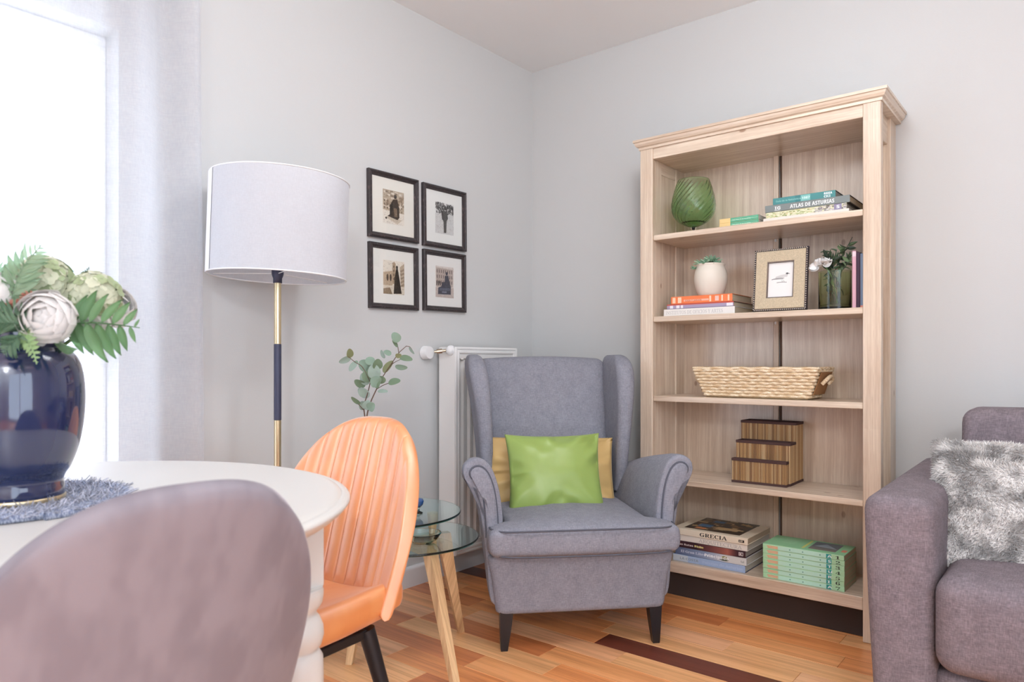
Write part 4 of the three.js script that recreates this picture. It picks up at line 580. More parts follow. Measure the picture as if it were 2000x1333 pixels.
// ------------------------------------------------------------------ on the window wall
{ // four square frames, each with its own photograph
  const black = std({ color: lin(0.035, 0.026, 0.028), roughness: 0.42 }), worn = phys({ map: rep(tex(256, 256, (x, y) => { const n = noise(x / 3, y / 40, 85, 6, 3) * 0.6 + noise(x / 9, y / 9, 28, 28, 4) * 0.4; return mix([44, 36, 38], [88, 74, 74], smoothstep(n, 0.6, 0.8)); }), 5, 5), roughness: 0.42, clearcoat: 0.3, clearcoatRoughness: 0.3 });
  const matte = (c) => std({ color: lin(...c), roughness: 0.9 });
  const ink = (base, sky, draw) => std({ roughness: 0.5, map: canvasTex(192, 232, (g, w, h) => { g.fillStyle = sky; g.fillRect(0, 0, w, h); const f = rng(h + base.length); draw(g, w, h, f); for (let i = 0; i < 700; i++) { g.fillStyle = `rgba(${f() > 0.5 ? '250,245,235' : '30,25,22'},0.10)`; g.fillRect(f() * w, f() * h, 2 + f() * 7, 2 + f() * 5); } }) });
  const poly = (g, c, ...p) => { g.fillStyle = c; g.beginPath(); for (let i = 0; i < p.length; i += 2) g.lineTo(p[i], p[i + 1]); g.fill(); };
  const windows = (g, c, x0, y0, nx, ny, dx, dy, w, h, skew = 0) => { g.fillStyle = c; for (let i = 0; i < nx; i++) for (let j = 0; j < ny; j++) g.fillRect(x0 + i * dx, y0 + j * dy + i * skew, w, h); };
  const P = [
    ink('a', '#b9a892', (g, w, h, f) => { for (let i = 0; i < 60; i++) { g.fillStyle = ['#8c7a66', '#d9cdbd', '#a3917c'][i % 3]; g.fillRect(f() * w, f() * h * 0.5, 26, 14); } windows(g, '#7a6a58', 8, 70, 2, 3, 26, 24, 12, 14); windows(g, '#857460', 140, 60, 2, 4, 24, 24, 11, 14); poly(g, '#e4dccf', 0, 140, w, 150, w, h, 0, h); poly(g, '#c8bba8', 20, 190, 70, 172, 172, 196, 130, 228); poly(g, '#3a2f28', 40, 180, 60, 168, 150, 178, 130, 198);
      g.fillStyle = '#2c231e'; g.beginPath(); g.ellipse(112, 40, 13, 14, 0, 0, 7); g.fill(); poly(g, '#3a2e27', 92, 60, 130, 54, 146, 110, 148, 178, 112, 186, 66, 176, 62, 110, 76, 84); poly(g, '#7a6654', 96, 120, 126, 118, 130, 176, 104, 180); poly(g, '#1f1814', 62, 100, 90, 90, 86, 170, 60, 176); g.fillStyle = '#2a211c'; g.beginPath(); g.ellipse(28, 196, 8, 7, 0, 0, 7); g.fill(); }),
    ink('bb', '#dddcda', (g, w, h, f) => { for (let i = 0; i < 240; i++) { g.fillStyle = ['#3d3c3c', '#6d6c6b', '#9a9998', '#2a2a2a'][i % 4]; g.fillRect(f() * w, f() * 74, 9, 12); } poly(g, '#cfcecc', 0, 86, w, 86, w, h, 0, h); g.fillStyle = '#3c3b3b'; g.beginPath(); g.ellipse(100, 40, 11, 13, 0, 0, 7); g.fill(); poly(g, '#4b4a49', 76, 62, 124, 60, 132, 112, 118, 134, 112, 222, 88, 224, 84, 140, 66, 112); poly(g, '#343333', 60, 66, 78, 62, 80, 130, 70, 126); poly(g, '#5b5a59', 96, 140, 104, 140, 102, 216, 98, 216); }),
    ink('ccc', '#e2d9ca', (g, w, h, f) => { poly(g, '#a8937a', 84, 14, 100, 6, 112, 20, 112, 160, 78, 160); windows(g, '#6a5847', 90, 34, 1, 4, 10, 28, 10, 14); poly(g, '#bba58b', 0, 84, 84, 70, 84, 170, 0, 180); g.fillStyle = '#463a30'; for (const x of [38, 66]) { g.beginPath(); g.ellipse(x, 118, 9, 24, 0, 0, 7); g.fill(); } poly(g, '#b9a68f', 150, 40, w, 10, w, 190, 160, 170); windows(g, '#75634f', 158, 60, 3, 5, 12, 26, 7, 13, -5); poly(g, '#d8ccb9', 0, 172, w, 176, w, h, 0, h); poly(g, '#8c7860', 0, 196, 60, 186, 80, h, 0, h); g.fillStyle = '#17120f'; g.beginPath(); g.ellipse(124, 44, 9, 13, 0, 0, 7); g.fill(); poly(g, '#1d1713', 116, 56, 132, 54, 144, 110, 166, h - 8, 92, h - 4, 102, 120); poly(g, '#33291f', 100, 110, 120, 100, 118, 190, 98, 200); }),
    ink('dddd', '#d9cfc8', (g, w, h, f) => { poly(g, '#b8a89f', 6, 12, w - 6, 18, w - 10, 150, 6, 156); windows(g, '#6d5f5b', 14, 26, 8, 3, 22, 40, 8, 24); windows(g, '#3f3838', 8, 110, 3, 1, 18, 20, 10, 34); poly(g, '#c3b4ac', 0, 160, w, 156, w, h, 0, h); g.fillStyle = '#3a3a48'; g.beginPath(); g.ellipse(118, 52, 11, 13, 0, 0, 7); g.fill(); poly(g, '#42424f', 98, 70, 136, 66, 148, 116, 162, 150, 160, 206, 24, 210, 28, 160, 60, 150, 66, 118, 94, 116); poly(g, '#5d6070', 40, 162, 150, 158, 150, 178, 40, 182); poly(g, '#777a8a', 66, 186, 116, 184, 116, 196, 66, 198); }),
  ];
  const T = [['top left', 1.007, 1.679, 'sepia photo of a seated statue', [0.80, 0.77, 0.70]], ['top right', 0.691, 1.681, 'grey photo of a standing statue', [0.80, 0.80, 0.77]], ['bottom left', 1.005, 1.374, 'sepia photo of a church tower', [0.80, 0.78, 0.73]], ['bottom right', 0.690, 1.382, 'photo of a statue by a facade', [0.80, 0.78, 0.75]]];
  T.forEach(([where, z, y, what, mc], i) => {
    const t = thing('wall_picture', `${where} black frame of the four, with ${what}`, 'picture', [0.001, y, z], Math.PI / 2, 'framed photographs on the wall'), S = i > 1 ? 0.28 : 0.286;
    t.rotation.order = 'YXZ'; t.rotation.z = 0.012;
    mesh('frame', mitred(S, S, [[0, 0], [0, 0.016], [0.003, 0.020], [0.009, 0.021], [0.012, 0.0165], [0.019, 0.014], [0.021, 0.009], [0.0235, 0.008], [0.0235, 0]]), worn, t);
    mesh('mount', rbox(S - 0.045, S - 0.045, 0.004, 0, 0, 0.005, 0.0005), matte(mc), t);
    mesh('photo_print', topUV(box(0.121, 0.0006, 0.146)).rotateX(Math.PI / 2).translate(0.0, -0.002, 0.0074), P[i], t);
    mesh('picture_glass', new THREE.PlaneGeometry(S - 0.046, S - 0.046).translate(0, 0, 0.009), M.pane, t);
  });
}
{ // panel radiator
  const t = thing('radiator', 'white panel radiator fixed under the pictures beside the wing chair', 'radiator', [0.03, 0.12, 0.525], Math.PI / 2), w = 0.454, h = 0.955, d = 0.105, m = M.radiator;
  const s = new THREE.Shape(), N = 9, pitch = (w - 0.062) / N; s.moveTo(-w / 2 + 0.031, 0); for (let k = 0; k < N; k++) { const x = -w / 2 + 0.031 + k * pitch; s.lineTo(x + pitch * 0.12, 0); s.lineTo(x + pitch * 0.28, -0.011); s.lineTo(x + pitch * 0.72, -0.011); s.lineTo(x + pitch * 0.88, 0); s.lineTo(x + pitch, 0); } s.lineTo(w / 2 - 0.031, -0.02); s.lineTo(-w / 2 + 0.031, -0.02);
  mesh('fluted_panel', planar(new THREE.ExtrudeGeometry(s, { depth: h - 0.11, bevelEnabled: false }).rotateX(-Math.PI / 2).translate(0, 0.055, 0).scale(1, 1, -1)), m, t).position.z = d - 0.013;
  { const q = t.children[0].geometry; const p = q.attributes.position; for (let i = 0; i < p.count; i += 3) { const a = [p.getX(i), p.getY(i), p.getZ(i)]; p.setXYZ(i, p.getX(i + 2), p.getY(i + 2), p.getZ(i + 2)); p.setXYZ(i + 2, ...a); } q.computeVertexNormals(); planar(q); }
  mesh('panel_border', mitred(w - 0.009, h - 0.007, [[0, -0.02], [0, -0.003], [0.003, 0], [0.009, 0], [0.012, -0.0025], [0.015, -0.0025], [0.018, 0], [0.026, 0], [0.031, -0.004], [0.031, -0.02]]).translate(0, h / 2, d), m, t);
  for (const [y0, y1] of [[h - 0.056, h - 0.03], [0.03, 0.056]]) mesh('panel_band', rbox(w - 0.06, y1 - y0, 0.012, 0, (y0 + y1) / 2, d - 0.0105, 0.003), m, t);
  for (let k = 0; k < N; k++) mesh('flute_end', new THREE.SphereGeometry(0.009, 10, 6).scale(1.2, 0.5, 0.4).translate(-w / 2 + 0.031 + (k + 0.5) * pitch, h - 0.057, d - 0.0055), m, t);
  for (const k of [-1, 1]) mesh('side_cover', rbox(0.004, h - 0.006, d - 0.004, k * (w / 2 - 0.002), h / 2, d / 2, 0.0015), m, t);
  mesh('back_panel', rbox(w - 0.01, h - 0.06, 0.02, 0, h / 2, 0.012, 0.003), m, t);
  mesh('top_grille', rbox(w - 0.01, 0.003, d - 0.012, 0, h - 0.003, d / 2, 0.001), m, t);
  const v = mesh('valve', bar([-w / 2 - 0.05, 0.93, 0.022], [-w / 2 - 0.004, 0.937, 0.06], 0.006), std({ color: lin(0.6, 0.5, 0.36), roughness: 0.25, metalness: 1 }), t);
  mesh('wall_plate', bar([-w / 2 - 0.064, 0.926, -0.0265], [-w / 2 - 0.062, 0.927, 0.006], 0.032, 0.028, 24), M.whitePlastic, v);
  mesh('valve_nut', bar([-w / 2 - 0.040, 0.931, 0.028], [-w / 2 - 0.022, 0.934, 0.044], 0.0115, 0.0115, 6), std({ color: lin(0.62, 0.52, 0.4), roughness: 0.22, metalness: 1 }), v);
  mesh('valve_knob', new THREE.SphereGeometry(0.0235, 24, 16).scale(1, 1, 0.9).translate(-w / 2 - 0.0, 0.937, 0.078), M.whitePlastic, v);
}
{ // floor lamp
  const t = thing('floor_lamp', 'tall floor lamp with a big white drum shade and a brass and navy pole', 'lamp', [0.246, 0, 1.731]), H = [1.288, 1.612];
  const sh = new THREE.Group(); 
  const drum = [[0.2235, H[0]], [0.2235, H[1]]], tilt = (g) => { g.translate(0, -1.28, 0); g.rotateZ(0.0); g.applyQuaternion(new THREE.Quaternion().setFromAxisAngle(V3(0.6288, 0, 0.7776), -0.036)); return g.translate(0, 1.28, 0); };
  const linen = rep(weaveTex(256, [238, 238, 240], [247, 247, 249], 0.8, 91), 8, 2); M.shade.map = linen;
  const shade = mesh('lamp_shade', tilt(lathe(drum, 96)), M.shade, t);
  for (const y of H) mesh('shade_rim', tilt(new THREE.TorusGeometry(0.2235, 0.0024, 8, 96).rotateX(Math.PI / 2).translate(0, y, 0)), M.whitePlastic, shade);
  { const g = new THREE.CylinderGeometry(0.2255, 0.2255, H[1] - H[0] - 0.002, 8, 1, true, -0.66, 0.5); g.translate(0, (H[0] + H[1]) / 2, 0); mesh('white_strip', tilt(g), phys({ color: lin(0.93, 0.93, 0.93), roughness: 0.9, side: THREE.DoubleSide }), shade); }  // whiter strip down one side of the drum
  for (let k = 0; k < 3; k++) { const a = k * 2.094 + 0.4; mesh('shade_spoke', tilt(tube([[0, H[0] + 0.012, 0], [Math.cos(a) * 0.22, H[0] + 0.006, Math.sin(a) * 0.22]], 0.0018, 4, 6)), M.whitePlastic, shade); }
  mesh('lamp_socket', lathe([[0.0005, 1.335], [0.016, 1.333], [0.0195, 1.318], [0.0195, 1.298], [0.0165, 1.288], [0.0145, 1.284], [0.0145, 1.268], [0.0005, 1.268]], 28), M.navyMetal, t);
  const seg = (name, a, b, m, r = 0.0116) => mesh(name, lathe([[0.0004, a], [r - 0.001, a], [r, a + 0.001], [r, b - 0.001], [r - 0.001, b], [0.0004, b]], 24), m, t);
  seg('pole', 1.063, 1.269, M.brass); seg('pole', 0.808, 1.063, M.navyMetal, 0.0122); seg('pole', 0.55, 0.808, M.brass); seg('pole', 0.30, 0.55, M.navyMetal, 0.0122); seg('pole', 0.02, 0.30, M.brass);
  mesh('lamp_base', lathe([[0.0005, 0.024], [0.05, 0.023], [0.135, 0.018], [0.145, 0.012], [0.145, 0.001], [0.0005, 0.001]], 56), M.navyMetal, t);
  mesh('bulb', new THREE.SphereGeometry(0.03, 20, 14).translate(0, 1.37, 0), M.whitePlastic, t);
}

// ------------------------------------------------------------------ two-tier glass side table
const TABLE2 = { low: [0.552, 0.411, 1.437], up: [0.466, 0.487, 1.452] };
{
  const { low: B, up: U } = TABLE2, t = thing('side_table', 'round two tier glass side table on splayed wooden legs', 'side table', [B[0], 0, B[2]]);
  const L = (p) => [p[0] - B[0], p[1], p[2] - B[2]], disc = (r) => lathe([[0.0003, 0], [r - 0.002, 0], [r, 0.002], [r, 0.006], [r - 0.002, 0.008], [0.0003, 0.008]], 96);
  mesh('glass_top', disc(0.25).translate(0, B[1] - 0.008, 0), M.clear, t);
  mesh('glass_top', disc(0.262).translate(U[0] - B[0], U[1] - 0.008, U[2] - B[2]), M.clear, t);
  const yT = B[1] - 0.0085, leg = (foot, top) => { const f = L([foot[0], 0, foot[1]]), q = (y, hw, hd, k) => { const x = lerp(f[0], top[0], k), z = lerp(f[2], top[1], k), a = Math.atan2(top[1], top[0]), c = Math.cos(a), s = Math.sin(a); return [[1, 1], [-1, 1], [-1, -1], [1, -1]].map(([u, v]) => V3(x + u * hd * c - v * hw * s, y, z + u * hd * s + v * hw * c)); }; return [loft([q(0, 0.0105, 0.0105, 0), q(0.004, 0.0115, 0.0115, 0.01), q(0.2, 0.0135, 0.017, 0.5), q(yT, 0.0155, 0.024, 1)].map((r) => r.reverse()), { crease: 0.5 }), top]; };
  const tops = [[0.135, 0.02], [0.06, -0.12], [-0.11, 0.07]], feet = [[0.85, 1.502], [0.549, 1.157], [0.453, 1.594]];
  feet.forEach((f, i) => { const [g, p] = leg(f, tops[i]); mesh('leg', g, M.oak, t); const a = Math.atan2(p[1], p[0]), l = Math.hypot(...p); mesh('leg_arm', rbox(l, 0.03, 0.028, l / 2, 0, 0, 0.004, 0).rotateY(-a).translate(0, yT - 0.016, 0), M.oak, t); });
  for (const [x, z] of [[0.055, -0.075], [-0.15, 0.06], [-0.16, -0.10]]) mesh('peg', lathe([[0.0003, B[1]], [0.011, B[1]], [0.019, U[1] - 0.012], [0.019, U[1] - 0.0085], [0.0003, U[1] - 0.0085]], 20).translate(x, 0, z), M.oak, t);
}
{ // small things on it
  const { low: B, up: U } = TABLE2;
  const b = thing('candle_holder', 'small blue glass candle holder on a clear foot on the side table', 'candle holder', [0.583, U[1], 1.410]);
  mesh('cup', lathe([[0.0003, 0.022], [0.012, 0.022], [0.019, 0.030], [0.022, 0.042], [0.020, 0.048], [0.017, 0.042], [0.012, 0.032], [0.0003, 0.03]], 32), phys({ color: lin(0.02, 0.09, 0.28), roughness: 0.08, clearcoat: 1 }), b);
  mesh('foot', lathe([[0.0003, 0], [0.018, 0], [0.019, 0.003], [0.008, 0.008], [0.007, 0.018], [0.012, 0.022], [0.0003, 0.022]], 32), M.clear, b);
  const d = thing('glass_bowl', 'clear low glass bowl on the lower tier of the side table', 'bowl', [0.665, B[1], 1.465]);
  mesh('bowl', lathe([[0.0003, 0], [0.03, 0], [0.05, 0.012], [0.062, 0.032], [0.0605, 0.034], [0.058, 0.032], [0.047, 0.015], [0.029, 0.004], [0.0003, 0.004]], 48), M.clear, d);
  const v = thing('bud_vase', 'slim white vase behind the orange chair holding eucalyptus', 'vase', [0.412, U[1], 1.489]);
  mesh('vase_body', curveLathe([[0.0003, 0], [0.034, 0], [0.042, 0.03], [0.044, 0.07], [0.034, 0.12], [0.02, 0.155], [0.018, 0.19], [0.023, 0.2], [0.019, 0.198], [0.015, 0.17], [0.0003, 0.16]], 40, 60), M.whitePlastic, v);
}
// eucalyptus: leaves at their measured places, in a frame across (a), up (y) and towards the room (b)
{
  const o = [0.412, 0.487, 1.489], t = thing('eucalyptus_sprig', 'grey green eucalyptus sprigs rising behind the orange chair', 'plant', o, 0.68), base = V3(0, 0.165, 0);
  const P = (a, y, b = 0) => V3(a / 1000, y / 1000, b);                        // millimetres across and up
  const bark = std({ color: lin(0.14, 0.085, 0.06), roughness: 0.8 }), lm = [leafMat(0.25, 0.36, 0.27), leafMat(0.33, 0.43, 0.36), leafMat(0.17, 0.25, 0.15), leafMat(0.38, 0.47, 0.42), leafMat(0.25, 0.27, 0.13)], f = rng(31);
  const stems = [[[0, 319], [11, 369], [30, 413], [57, 467], [92, 520], [110, 547], [137, 572]], [[-5, 319], [-9, 360], [4, 408], [14, 449], [25, 502], [14, 525]], [[14, 449], [-14, 501], [-36, 515], [-60, 534]], [[110, 547], [107, 568], [100, 593]], [[137, 572], [151, 568], [164, 547]], [[-9, 351], [-28, 373], [-46, 390]], [[34, 422], [60, 437], [82, 444]], [[87, 508], [103, 518], [117, 525]]];
  stems.forEach((p, i) => { const b = (i % 3 - 1) * 0.012, q = p.map(([a, y], k) => P(a, y, i < 2 ? b * k / p.length : b)); mesh('stem', tube(i < 2 ? [base, V3(0, 0.24, 0), ...q] : q, i < 2 ? (u) => lerp(0.0034, 0.0012, u) : 0.0013, 30, 6), bark, t); });
  const round = (n = 10) => { const g = new THREE.CircleGeometry(0.5, 18), p = g.attributes.position; for (let i = 0; i < p.count; i++) { const x = p.getX(i), y = p.getY(i) + 0.5; p.setXYZ(i, x * (1 - 0.25 * y) * 1.05, y, 0.12 * (x * x * 4) - 0.15 * y * y); } g.computeVertexNormals(); return g; }, rg = round();
  // [stem end a, y, tip a, y, width, tone, turn]
  const leaves = [[114, 586, 96, 616, 34, 0, 0.3], [-57, 533, -98, 513, 23, 1, 0.4], [-59, 531, -57, 561, 23, 4, 0.6], [-32, 515, -60, 486, 25, 1, 0.4], [-37, 511, -30, 520, 14, 0, 0.2], [11, 490, -25, 518, 46, 0, 0.2], [21, 508, 7, 534, 34, 0, 0.4], [39, 490, 46, 525, 34, 2, 0.5], [34, 458, 28, 508, 48, 1, 0.1], [57, 479, 87, 522, 28, 4, 0.6], [57, 467, 46, 440, 32, 2, 0.5], [16, 449, -5, 483, 39, 2, 0.3], [46, 437, 25, 461, 46, 0, 0.2], [4, 437, -18, 477, 36, 1, 0.2], [-7, 431, -41, 451, 30, 2, 0.3], [11, 397, -34, 422, 36, 3, 0.15], [0, 401, -18, 419, 30, 1, 0.2], [-18, 371, -50, 394, 18, 2, 0.5], [-4, 355, -18, 376, 36, 1, 0.2], [11, 351, 30, 373, 36, 0, 0.2], [0, 351, 11, 383, 36, 1, 0.2], [78, 444, 121, 453, 25, 2, 0.5], [39, 415, 76, 415, 14, 1, 0.7], [101, 501, 144, 495, 21, 0, 0.5], [114, 533, 160, 525, 23, 2, 0.5], [103, 536, 124, 540, 18, 4, 0.4], [64, 529, 50, 557, 16, 1, 0.6], [84, 540, 59, 557, 20, 0, 0.6], [108, 568, 92, 593, 12, 2, 0.6], [149, 568, 165, 543, 11, 1, 0.7], [44, 461, 20, 481, 39, 3, 0.2], [30, 429, 44, 454, 36, 2, 0.4]];
  for (const [u0, v0, u1, v1, w, tone, turn] of leaves) { const a = P(u0, v0, rr(-0.012, 0.02, f)), b = P(u1, v1, a.z + rr(-0.01, 0.02, f)), d = b.clone().sub(a), m = mesh('leaf', rg, lm[tone], t); aim(m, a, d, 0); const x = V3(d.y, -d.x, 0).normalize().multiplyScalar(1), y = d.clone().normalize(), zz = x.clone().cross(y).normalize(); m.quaternion.setFromRotationMatrix(new THREE.Matrix4().makeBasis(x, y, zz)).multiply(new THREE.Quaternion().setFromAxisAngle(V3(0, 1, 0), (f() > 0.5 ? 1 : -1) * turn)); m.scale.set(w / 1000 / Math.cos(turn), d.length(), w / 1000); }
}

// ------------------------------------------------------------------ dining chairs: a tufted velvet shell on black legs, front towards +z
function chairParts(t, cloth, ribs = 9) {
  const W = 0.235, y0 = 0.40, Ht = 0.858, seg = (u) => Math.sin((u - 0.5) * Math.PI);
  const top = (a) => 0.512 + (Ht - 0.512) * Math.pow(Math.max(0, 1 - Math.pow(Math.abs(a), 2.705)), 1 / 2.864);
  const S = (u, v) => { const a = seg(u), yy = lerp(y0 + 0.02 * a * a, top(a), v), k = clamp((yy - y0) / (Ht - y0), 0, 1.1), w = W * (0.90 + 0.10 * Math.sin(Math.PI * Math.min(1, k * 0.85 + 0.1))); return V3(a * w, yy, -0.195 - 0.105 * k - 0.02 * k * k + 0.079 * Math.pow(Math.abs(a), 2.3) * (1 - 0.25 * k) + 0.012 * Math.pow(1 - k, 4)); };
  const edge = (u, v) => { const a = Math.abs(2 * u - 1), b = Math.abs(2 * v - 1); return Math.pow(Math.max(0, (1 - Math.pow(a, 9)) * (1 - Math.pow(b, 14))), 0.5); };
  const tick = (u, v) => { const e = edge(u, v), a = seg(u) / 0.80, panel = (1 - smoothstep(Math.abs(a), 0.96, 1.0)) * (1 - smoothstep(v, 0.955, 0.99)) * smoothstep(v, 0.10, 0.13), ph = (a + 1) / 2 * ribs, c = Math.abs(Math.sin(Math.PI * ph)); return [0.021 * e + panel * (0.0105 * Math.pow(c, 0.38) - 0.006), 0.017 * e]; };
  mesh('backrest', padded(S, tick, 360, 40), cloth, t);
  // seat pan, turned up at the sides to meet the back
  const seat = softbox(0.45, 0.085, 0.45, 0.035, 70, (q) => { const a = q.x / 0.225, b = (q.z + 0.225) / 0.45; q.x *= lerp(0.93, 1.0, smoothstep(b, 0, 0.5)) * (1 - 0.05 * Math.pow(b, 4)); q.y += 0.045 * Math.pow(Math.abs(a), 2.6) * (1 - 0.65 * b) - 0.012 * (1 - a * a) * (q.y > 0 ? 1 : 0) + 0.018 * (b - 0.5); if (q.y < 0) q.z = q.z * (0.94); q.z += b > 0.9 ? 0.012 * (1 - a * a) : 0; });
  mesh('seat', seat.translate(0, 0.43, 0.02), cloth, t);
  const fr = mesh('underframe', [rbox(0.30, 0.022, 0.035, 0, 0.376, 0.14, 0.004), rbox(0.30, 0.022, 0.035, 0, 0.376, -0.12, 0.004), ...[-1, 1].map((s) => rbox(0.03, 0.022, 0.26, s * 0.145, 0.376, 0.01, 0.004))], M.blackMetal, t);
  for (const [sx, sz] of [[1, 1], [-1, 1], [1, -1], [-1, -1]]) mesh('leg', bar([sx * 0.215, 0.003, 0.01 + sz * 0.215], [sx * 0.15, 0.385, 0.01 + sz * 0.135], 0.0115, 0.02, 16), M.blackMetal, t);
  return t;
}
chairParts(thing('dining_chair', 'orange velvet dining chair with channel tufted back on the far side of the table', 'chair', [0.925, 0, 2.165], 0.096, 'velvet dining chairs'), M.orangeVelvet);
chairParts(thing('dining_chair', 'mauve grey velvet dining chair seen from behind in the foreground', 'chair', [1.211, 0, 2.659], 4.655, 'velvet dining chairs'), M.greyVelvet);

// ------------------------------------------------------------------ dining table
const TOP = 0.752;
{
  const t = thing('dining_table', 'round cream painted dining table with thick turned legs', 'table', [0.888, 0, 2.673]), m = M.cream;
  mesh('tabletop', lathe([[0.0005, TOP - 0.036], [0.549, TOP - 0.036], [0.559, TOP - 0.034], [0.567, TOP - 0.028], [0.574, TOP - 0.022], [0.580, TOP - 0.015], [0.580, TOP - 0.010], [0.576, TOP - 0.006], [0.570, TOP - 0.0045], [0.565, TOP - 0.0042], [0.5635, TOP - 0.006], [0.562, TOP - 0.0035], [0.556, TOP - 0.0005], [0.549, TOP], [0.0005, TOP]], 128), m, t);
  mesh('apron', lathe([[0.45, TOP - 0.036], [0.45, TOP - 0.11], [0.43, TOP - 0.11], [0.43, TOP - 0.036]], 96), m, t);
  const prof = [[0.0005, 0.0], [0.026, 0.0], [0.03, 0.01], [0.034, 0.05], [0.042, 0.18], [0.047, 0.33], [0.049, 0.42], [0.048, 0.455], [0.041, 0.468], [0.038, 0.472], [0.045, 0.478], [0.0495, 0.495], [0.0485, 0.512], [0.042, 0.528], [0.037, 0.535], [0.036, 0.541], [0.042, 0.548], [0.047, 0.556], [0.049, 0.570], [0.049, 0.578], [0.047, 0.582], [0.049, 0.588], [0.0005, 0.588]];
  for (const [x, z] of [[0.334, -0.352], [-0.34, -0.35], [0.34, 0.35], [-0.34, 0.35]]) { const l = mesh('leg', lathe(prof, 40).translate(x, 0, z), m, t); mesh('leg_block', rbox(0.0725, 0.132, 0.0725, x, 0.652, z, 0.004), m, l); }
}
{ // braided round mat
  const t = thing('placemat', 'round shaggy blue grey braided mat under the navy jar', 'placemat', [0.897, TOP, 2.685]);
  const yarn = rep(tex(256, 64, (x, y) => { const n = noise(x / 5, y / 5, 51, 13, 6), k = h2(x >> 1, y >> 2, 7); return mix([112, 122, 150], [206, 212, 226], clamp(n * 1.3 - 0.2 + 0.5 * (k - 0.5), 0, 1)); }), 1 / 0.06, 1);
  const ym = std({ map: yarn, roughness: 1 }), pts = [], turns = 17, r1 = 0.188; for (let i = 0; i <= turns * 26; i++) { const a = i / 26 * Math.PI * 2, r = 0.006 + (r1 - 0.006) * i / (turns * 26); pts.push(V3(r * Math.cos(a), 0.0066 + 0.0012 * Math.sin(a * 37), r * Math.sin(a))); }
  const len = Math.PI * turns * r1, g = tube(pts, 0.0066, turns * 70, 6), uv = g.attributes.uv; for (let i = 0; i < uv.count; i++) uv.setXY(i, uv.getX(i) * len, uv.getY(i));
  const br = mesh('braid', g, ym, t), f = rng(44), blade = new THREE.CylinderGeometry(0.0005, 0.0008, 0.016, 4, 1, true).translate(0, 0.008, 0), N = 3600, im = new THREE.InstancedMesh(blade, std({ color: 0xffffff, roughness: 1 }), N), mt = new THREE.Matrix4(), col = new THREE.Color();
  for (let i = 0; i < N; i++) { const a = f() * 6.283, r = r1 * Math.sqrt(f()) * 1.01, d = V3(f() - 0.5, 0.10 + 0.22 * f(), f() - 0.5).add(V3(Math.cos(a), 0, Math.sin(a)).multiplyScalar(r > 0.175 ? 0.7 : 0)).normalize(), k = rr(0.6, 1.3, f); mt.compose(V3(r * Math.cos(a), 0.009, r * Math.sin(a)), new THREE.Quaternion().setFromUnitVectors(V3(0, 1, 0), d), V3(k, k, k)); im.setMatrixAt(i, mt); const v = rr(0.2, 0.75, f); im.setColorAt(i, col.setRGB(v, v * 1.02, v * 1.18)); }
  im.name = 'loose_fibre'; im.userData.kind = 'stuff'; br.add(im);
}
// ------------------------------------------------------------------ navy ginger jar and its flowers (flower frame: a across, y up, b towards the room)
const JAR = [0.938, TOP + 0.0125, 2.679];
{
  const t = thing('ginger_jar', 'large glossy navy blue ceramic jar with a gold foot ring', 'vase', JAR), g = phys({ color: lin(0.014, 0.022, 0.075), roughness: 0.10, clearcoat: 1, clearcoatRoughness: 0.03, ior: 1.6 });
  mesh('jar_body', curveLathe([[0.0005, 0.006], [0.100, 0.006], [0.104, 0.010], [0.1035, 0.022], [0.101, 0.034], [0.104, 0.042], [0.117, 0.056], [0.134, 0.088], [0.1455, 0.13], [0.1495, 0.17], [0.1475, 0.205], [0.140, 0.232], [0.126, 0.251], [0.111, 0.259], [0.1045, 0.262], [0.102, 0.275], [0.103, 0.292], [0.108, 0.300], [0.104, 0.303], [0.098, 0.296], [0.096, 0.27], [0.0005, 0.265]].map(([r, y]) => [r * 0.67, y]), 96, 150), g, t);
  mesh('foot_ring', lathe([[0.094, 0], [0.1045, 0], [0.1062, 0.003], [0.1058, 0.0075], [0.1035, 0.009], [0.094, 0.009]].map(([r, y]) => [r * 0.67, y]), 96), M.brass, t);
}
